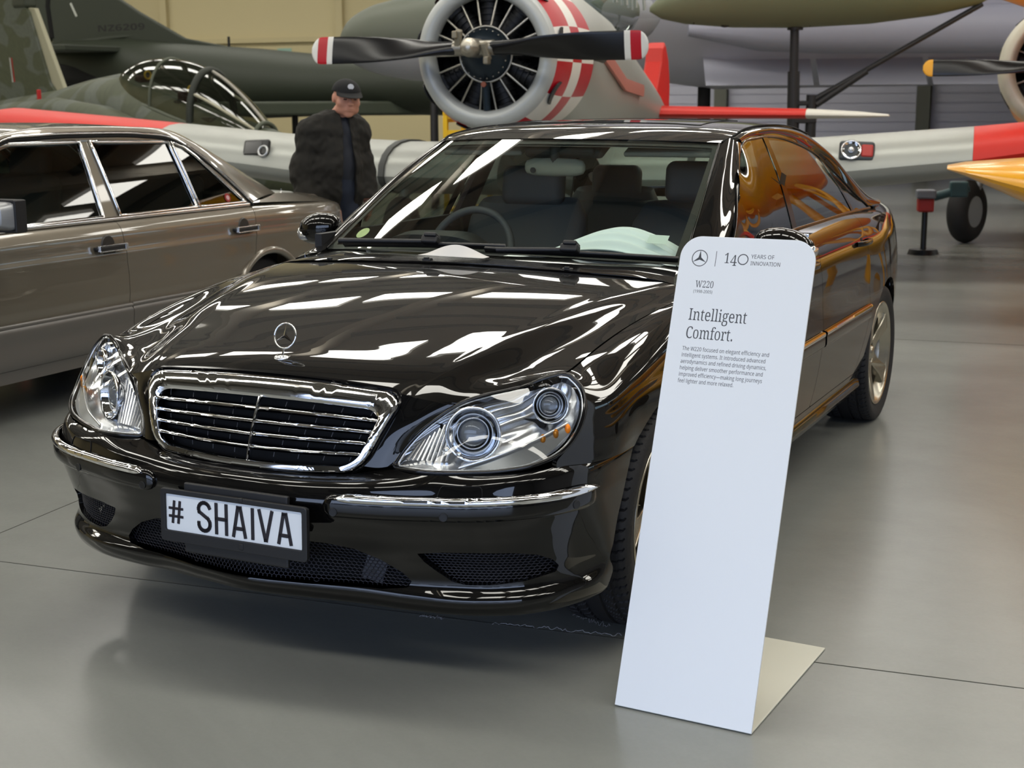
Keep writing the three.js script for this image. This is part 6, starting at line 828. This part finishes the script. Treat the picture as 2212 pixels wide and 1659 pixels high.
// ---- yellow low-wing aeroplane at the right
{
  const t = thing('trainer_aeroplane', 'yellow low-wing aeroplane with a cream engine cowl and a yellow-tipped black propeller', 'aeroplane', [.94, 0, -11.5], .145), Y = 1.86, cream = std(0xc9c4b2, .45), beige = yellow;
  const prop = grp('propeller', t); prop.position.set(0, Y, .32); blade(-1, 1.36, [[.93, yellowTip]], prop, propBlack, .085); blade(1, 1.36, [[.93, yellowTip]], prop, propBlack, .085); obj('hub', [ball(.13, 0, 0, .06, 1, 1, 1.4)], M.darkChrome, prop);
  const cw = grp('cowl', t); obj('cowl_ring', at(lathe(curve([[.50, -.30, 0], [.49, -.05, 0], [.53, .02, 0], [.585, -.01, 0], [.625, -.12, 0], [.64, -.4, 0], [.62, -.8, 0]], 30).map(p => [p[0], p[1]]), 64), 0, Y, 0, PI / 2), cream, cw); radial(t, Y, -.02, .5);
  obj('fuselage', body([[-.78, Y, .60, .62], [-1.5, Y - .02, .55, .66], [-3, Y - .12, .5, .62], [-5, Y - .3, .32, .42], [-6.8, Y - .45, .10, .2]]), yellow, t);
  obj('lower_wing', smooth(loft([foil(-1.22, .88, -1.2, .3, .03), foil(-1.15, .86, -1.0, 1.3, .08), foil(-.6, .76, -.85, 1.7, .22), foil(.2, .66, -.8, 1.9, .36), foil(2.5, .68, -.8, 1.8, .32), foil(5.2, .78, -.85, 1.6, .22)]), 40), beige, t);
  for (const s of [-1, 1]) { const g = grp('main_gear', t); obj('gear_wheel', at(new THREE.TorusGeometry(.23, .115, 16, 40), s * .86, .345, -1.0, 0, PI / 2 - .45), M.rubber, g); obj('wheel_hub', [at(cyl(.17, .17, .20, 28, 0, 0, 0, 0, 0, PI / 2), s * .86, .345, -1.0, 0, -.45), bar([s * .86, .345, -1.0], [s * .70, .78, -1.05], .045)], std(0x8a8d90, .4, .6), g); }
  obj('tail_unit', [at(ext(poly([[-6.1, 1.4], [-6.6, 2.4], [-7.2, 2.4], [-7.3, 1.2]]), .06, .02), .03, 0, 0, 0, -PI / 2)], yellow, t); for (const s of [1, -1]) obj('tailplane', wing([[s * .1, 1.0, -6.0, 1.1, .06], [s * 1.2, 1.0, -6.2, .8, .04]]), yellow, t); obj('tail_wheel', [at(new THREE.TorusGeometry(.12, .05, 10, 24), 0, .17, -6.6, 0, PI / 2), bar([0, .17, -6.6], [0, 1.25, -6.5], .035)], M.rubber, t);
}
// ---- small red and grey ground unit, yellow steps
{
  const [x, , z] = [-.27, 0, -11.0], t = thing('ground_trolley', 'small red and grey box on a teal arm under the silver wing', 'trolley', [x, 0, z], .3);
  obj('red_box', rbox(.16, .14, .14, .02, 0, .50, 0), std(0xa3251c, .5), t); obj('grey_lid', rbox(.19, .09, .17, .02, 0, .61, 0), std(0x7b7f88, .5), t); obj('arm', [bar([.08, .58, 0], [.42, .68, 0], .045), rbox(.18, .16, .1, .02, .32, .66, 0)], std(0x365559, .5), t); obj('post', [bar([0, 0, 0], [0, .45, 0], .03), cyl(.14, .16, .05, 20, 0, .025, 0)], M.trim, t);
  const s = thing('yellow_steps', 'bright yellow steel steps standing behind the chequered cowl', 'steps', [-5.28, 0, -10.75], .145); const ym = std(0xe2b407, .5);
  for (const a of [-.26, .26]) for (const b of [-.3, .3]) obj('step_post', box(.05, 1.75, .05, a, .875, b), ym, s); for (let i = 0; i < 4; i++) obj('tread', rbox(.56, .04, .66, .01, 0, .35 + i * .36, 0), ym, s); obj('side_panel', [box(.02, .34, .6, -.27, 1.5, 0), box(.52, .30, .02, 0, 1.52, .3), box(.52, .05, .02, 0, 1.22, .31)], ym, s);
}

// ---- second yellow low-wing aeroplane, of which only a wing tip comes into view
{
  const t = thing('trainer_aeroplane', 'yellow aeroplane at the right edge, its pointed wing tip showing before the red wing tip', 'aeroplane', [7.02, .09, -5.2], .145), Y = 1.9;
  for (const s of [1, -1]) obj('wing', smooth(loft([foil(s * .3, .66, -1.3, 2.4, .50), foil(s * 2.6, .70, -1.35, 2.2, .50), foil(s * 4.6, .76, -1.4, 1.9, .46), foil(s * 5.5, .86, -1.45, 1.6, .36), foil(s * 6.0, .985, -1.55, 1.2, .09), foil(s * 6.12, 1.0, -1.75, .5, .03)]), 40), yellow, t);
  obj('fuselage', body([[-.9, Y, .60, .62], [-1.5, Y - .02, .58, .68], [-3, Y - .12, .5, .64], [-5, Y - .3, .32, .42], [-6.8, Y - .45, .10, .2]]), yellow, t); obj('cowl_ring', at(lathe([[.47, -.3], [.46, -.05], [.52, .02], [.6, -.06], [.64, -.4], [.62, -.9]], 48), 0, Y, 0, PI / 2), yellow, t); obj('baffle', cyl(.5, .5, .03, 36, 0, Y, -.3, PI / 2), M.gap, t);
  const prop = grp('propeller', t); prop.position.set(0, Y, .3); blade(-1, 1.36, [[.93, yellowTip]], prop); blade(1, 1.36, [[.93, yellowTip]], prop); obj('hub', ball(.12, 0, 0, .02, 1, 1, 1.6), M.satin, prop);
  obj('canopy', smooth(loft([[-1.9, .26, .1], [-2.4, .32, .42], [-3.6, .33, .46], [-4.6, .2, .1]].map(([z, w, h]) => oval(0, Y + .46, z, w, h, 20)), {}), 60), M.gloss, t);
  for (const s of [1, -1]) { obj('tailplane', wing([[s * .1, 1.5, -6.0, 1.1, .08], [s * 1.9, 1.5, -6.2, .8, .05]]), yellow, t); obj('main_gear', [bar([s * 1.3, .9, -1.6], [s * 1.32, .25, -1.5], .05), at(new THREE.TorusGeometry(.24, .1, 12, 32), s * 1.32, .25, -1.5, 0, PI / 2), cyl(.16, .16, .12, 24, s * 1.32, .25, -1.5, 0, 0, PI / 2)], M.rubber, t); }
  obj('fin', at(ext(poly([[-6.0, 1.5], [-6.5, 2.4], [-7.1, 2.4], [-7.2, 1.3]]), .06, .02), .03, 0, 0, 0, -PI / 2), yellow, t); obj('tail_wheel', [at(new THREE.TorusGeometry(.12, .05, 10, 24), 0, .17, -6.6, 0, PI / 2), bar([0, .17, -6.6], [0, 1.25, -6.5], .035)], M.rubber, t);
}
// ---- big yellow hull raised on trestles at the right edge
{
  const t = thing('seaplane_hull', 'large orange-yellow rounded aircraft hull raised high at the top right corner', 'aeroplane', [.30, 0, -10.15], BTURN);
  obj('hull', bodyX([[0, 2.78, .05, .10], [.12, 2.74, .28, .28], [.5, 2.78, .55, .46], [1.2, 2.98, .8, .74], [2.0, 3.1, .95, .9], [3.0, 3.12, .9, .86], [3.5, 3.15, .6, .55], [3.62, 3.15, .1, .1]], 40), yellow, t);
  for (const x of [2.2, 3.1]) obj('trestle', [bar([x, 0, .7], [x, 2.4, .4], .06), bar([x, 0, -.7], [x, 2.4, -.4], .06), box(.1, .1, 1.2, x, 2.35, 0)], yellow, t);
  for (const [z, y] of [[.7, 1.5], [.78, 1.1]]) obj('hose', tube([[1.9, 2.4, .5], [1.6, y + .5, z], [2.2, y, z + .05], [3.1, y - .3, z]], .05, 50, 10), yellow, t);
}

renderer.render(scene, camera);
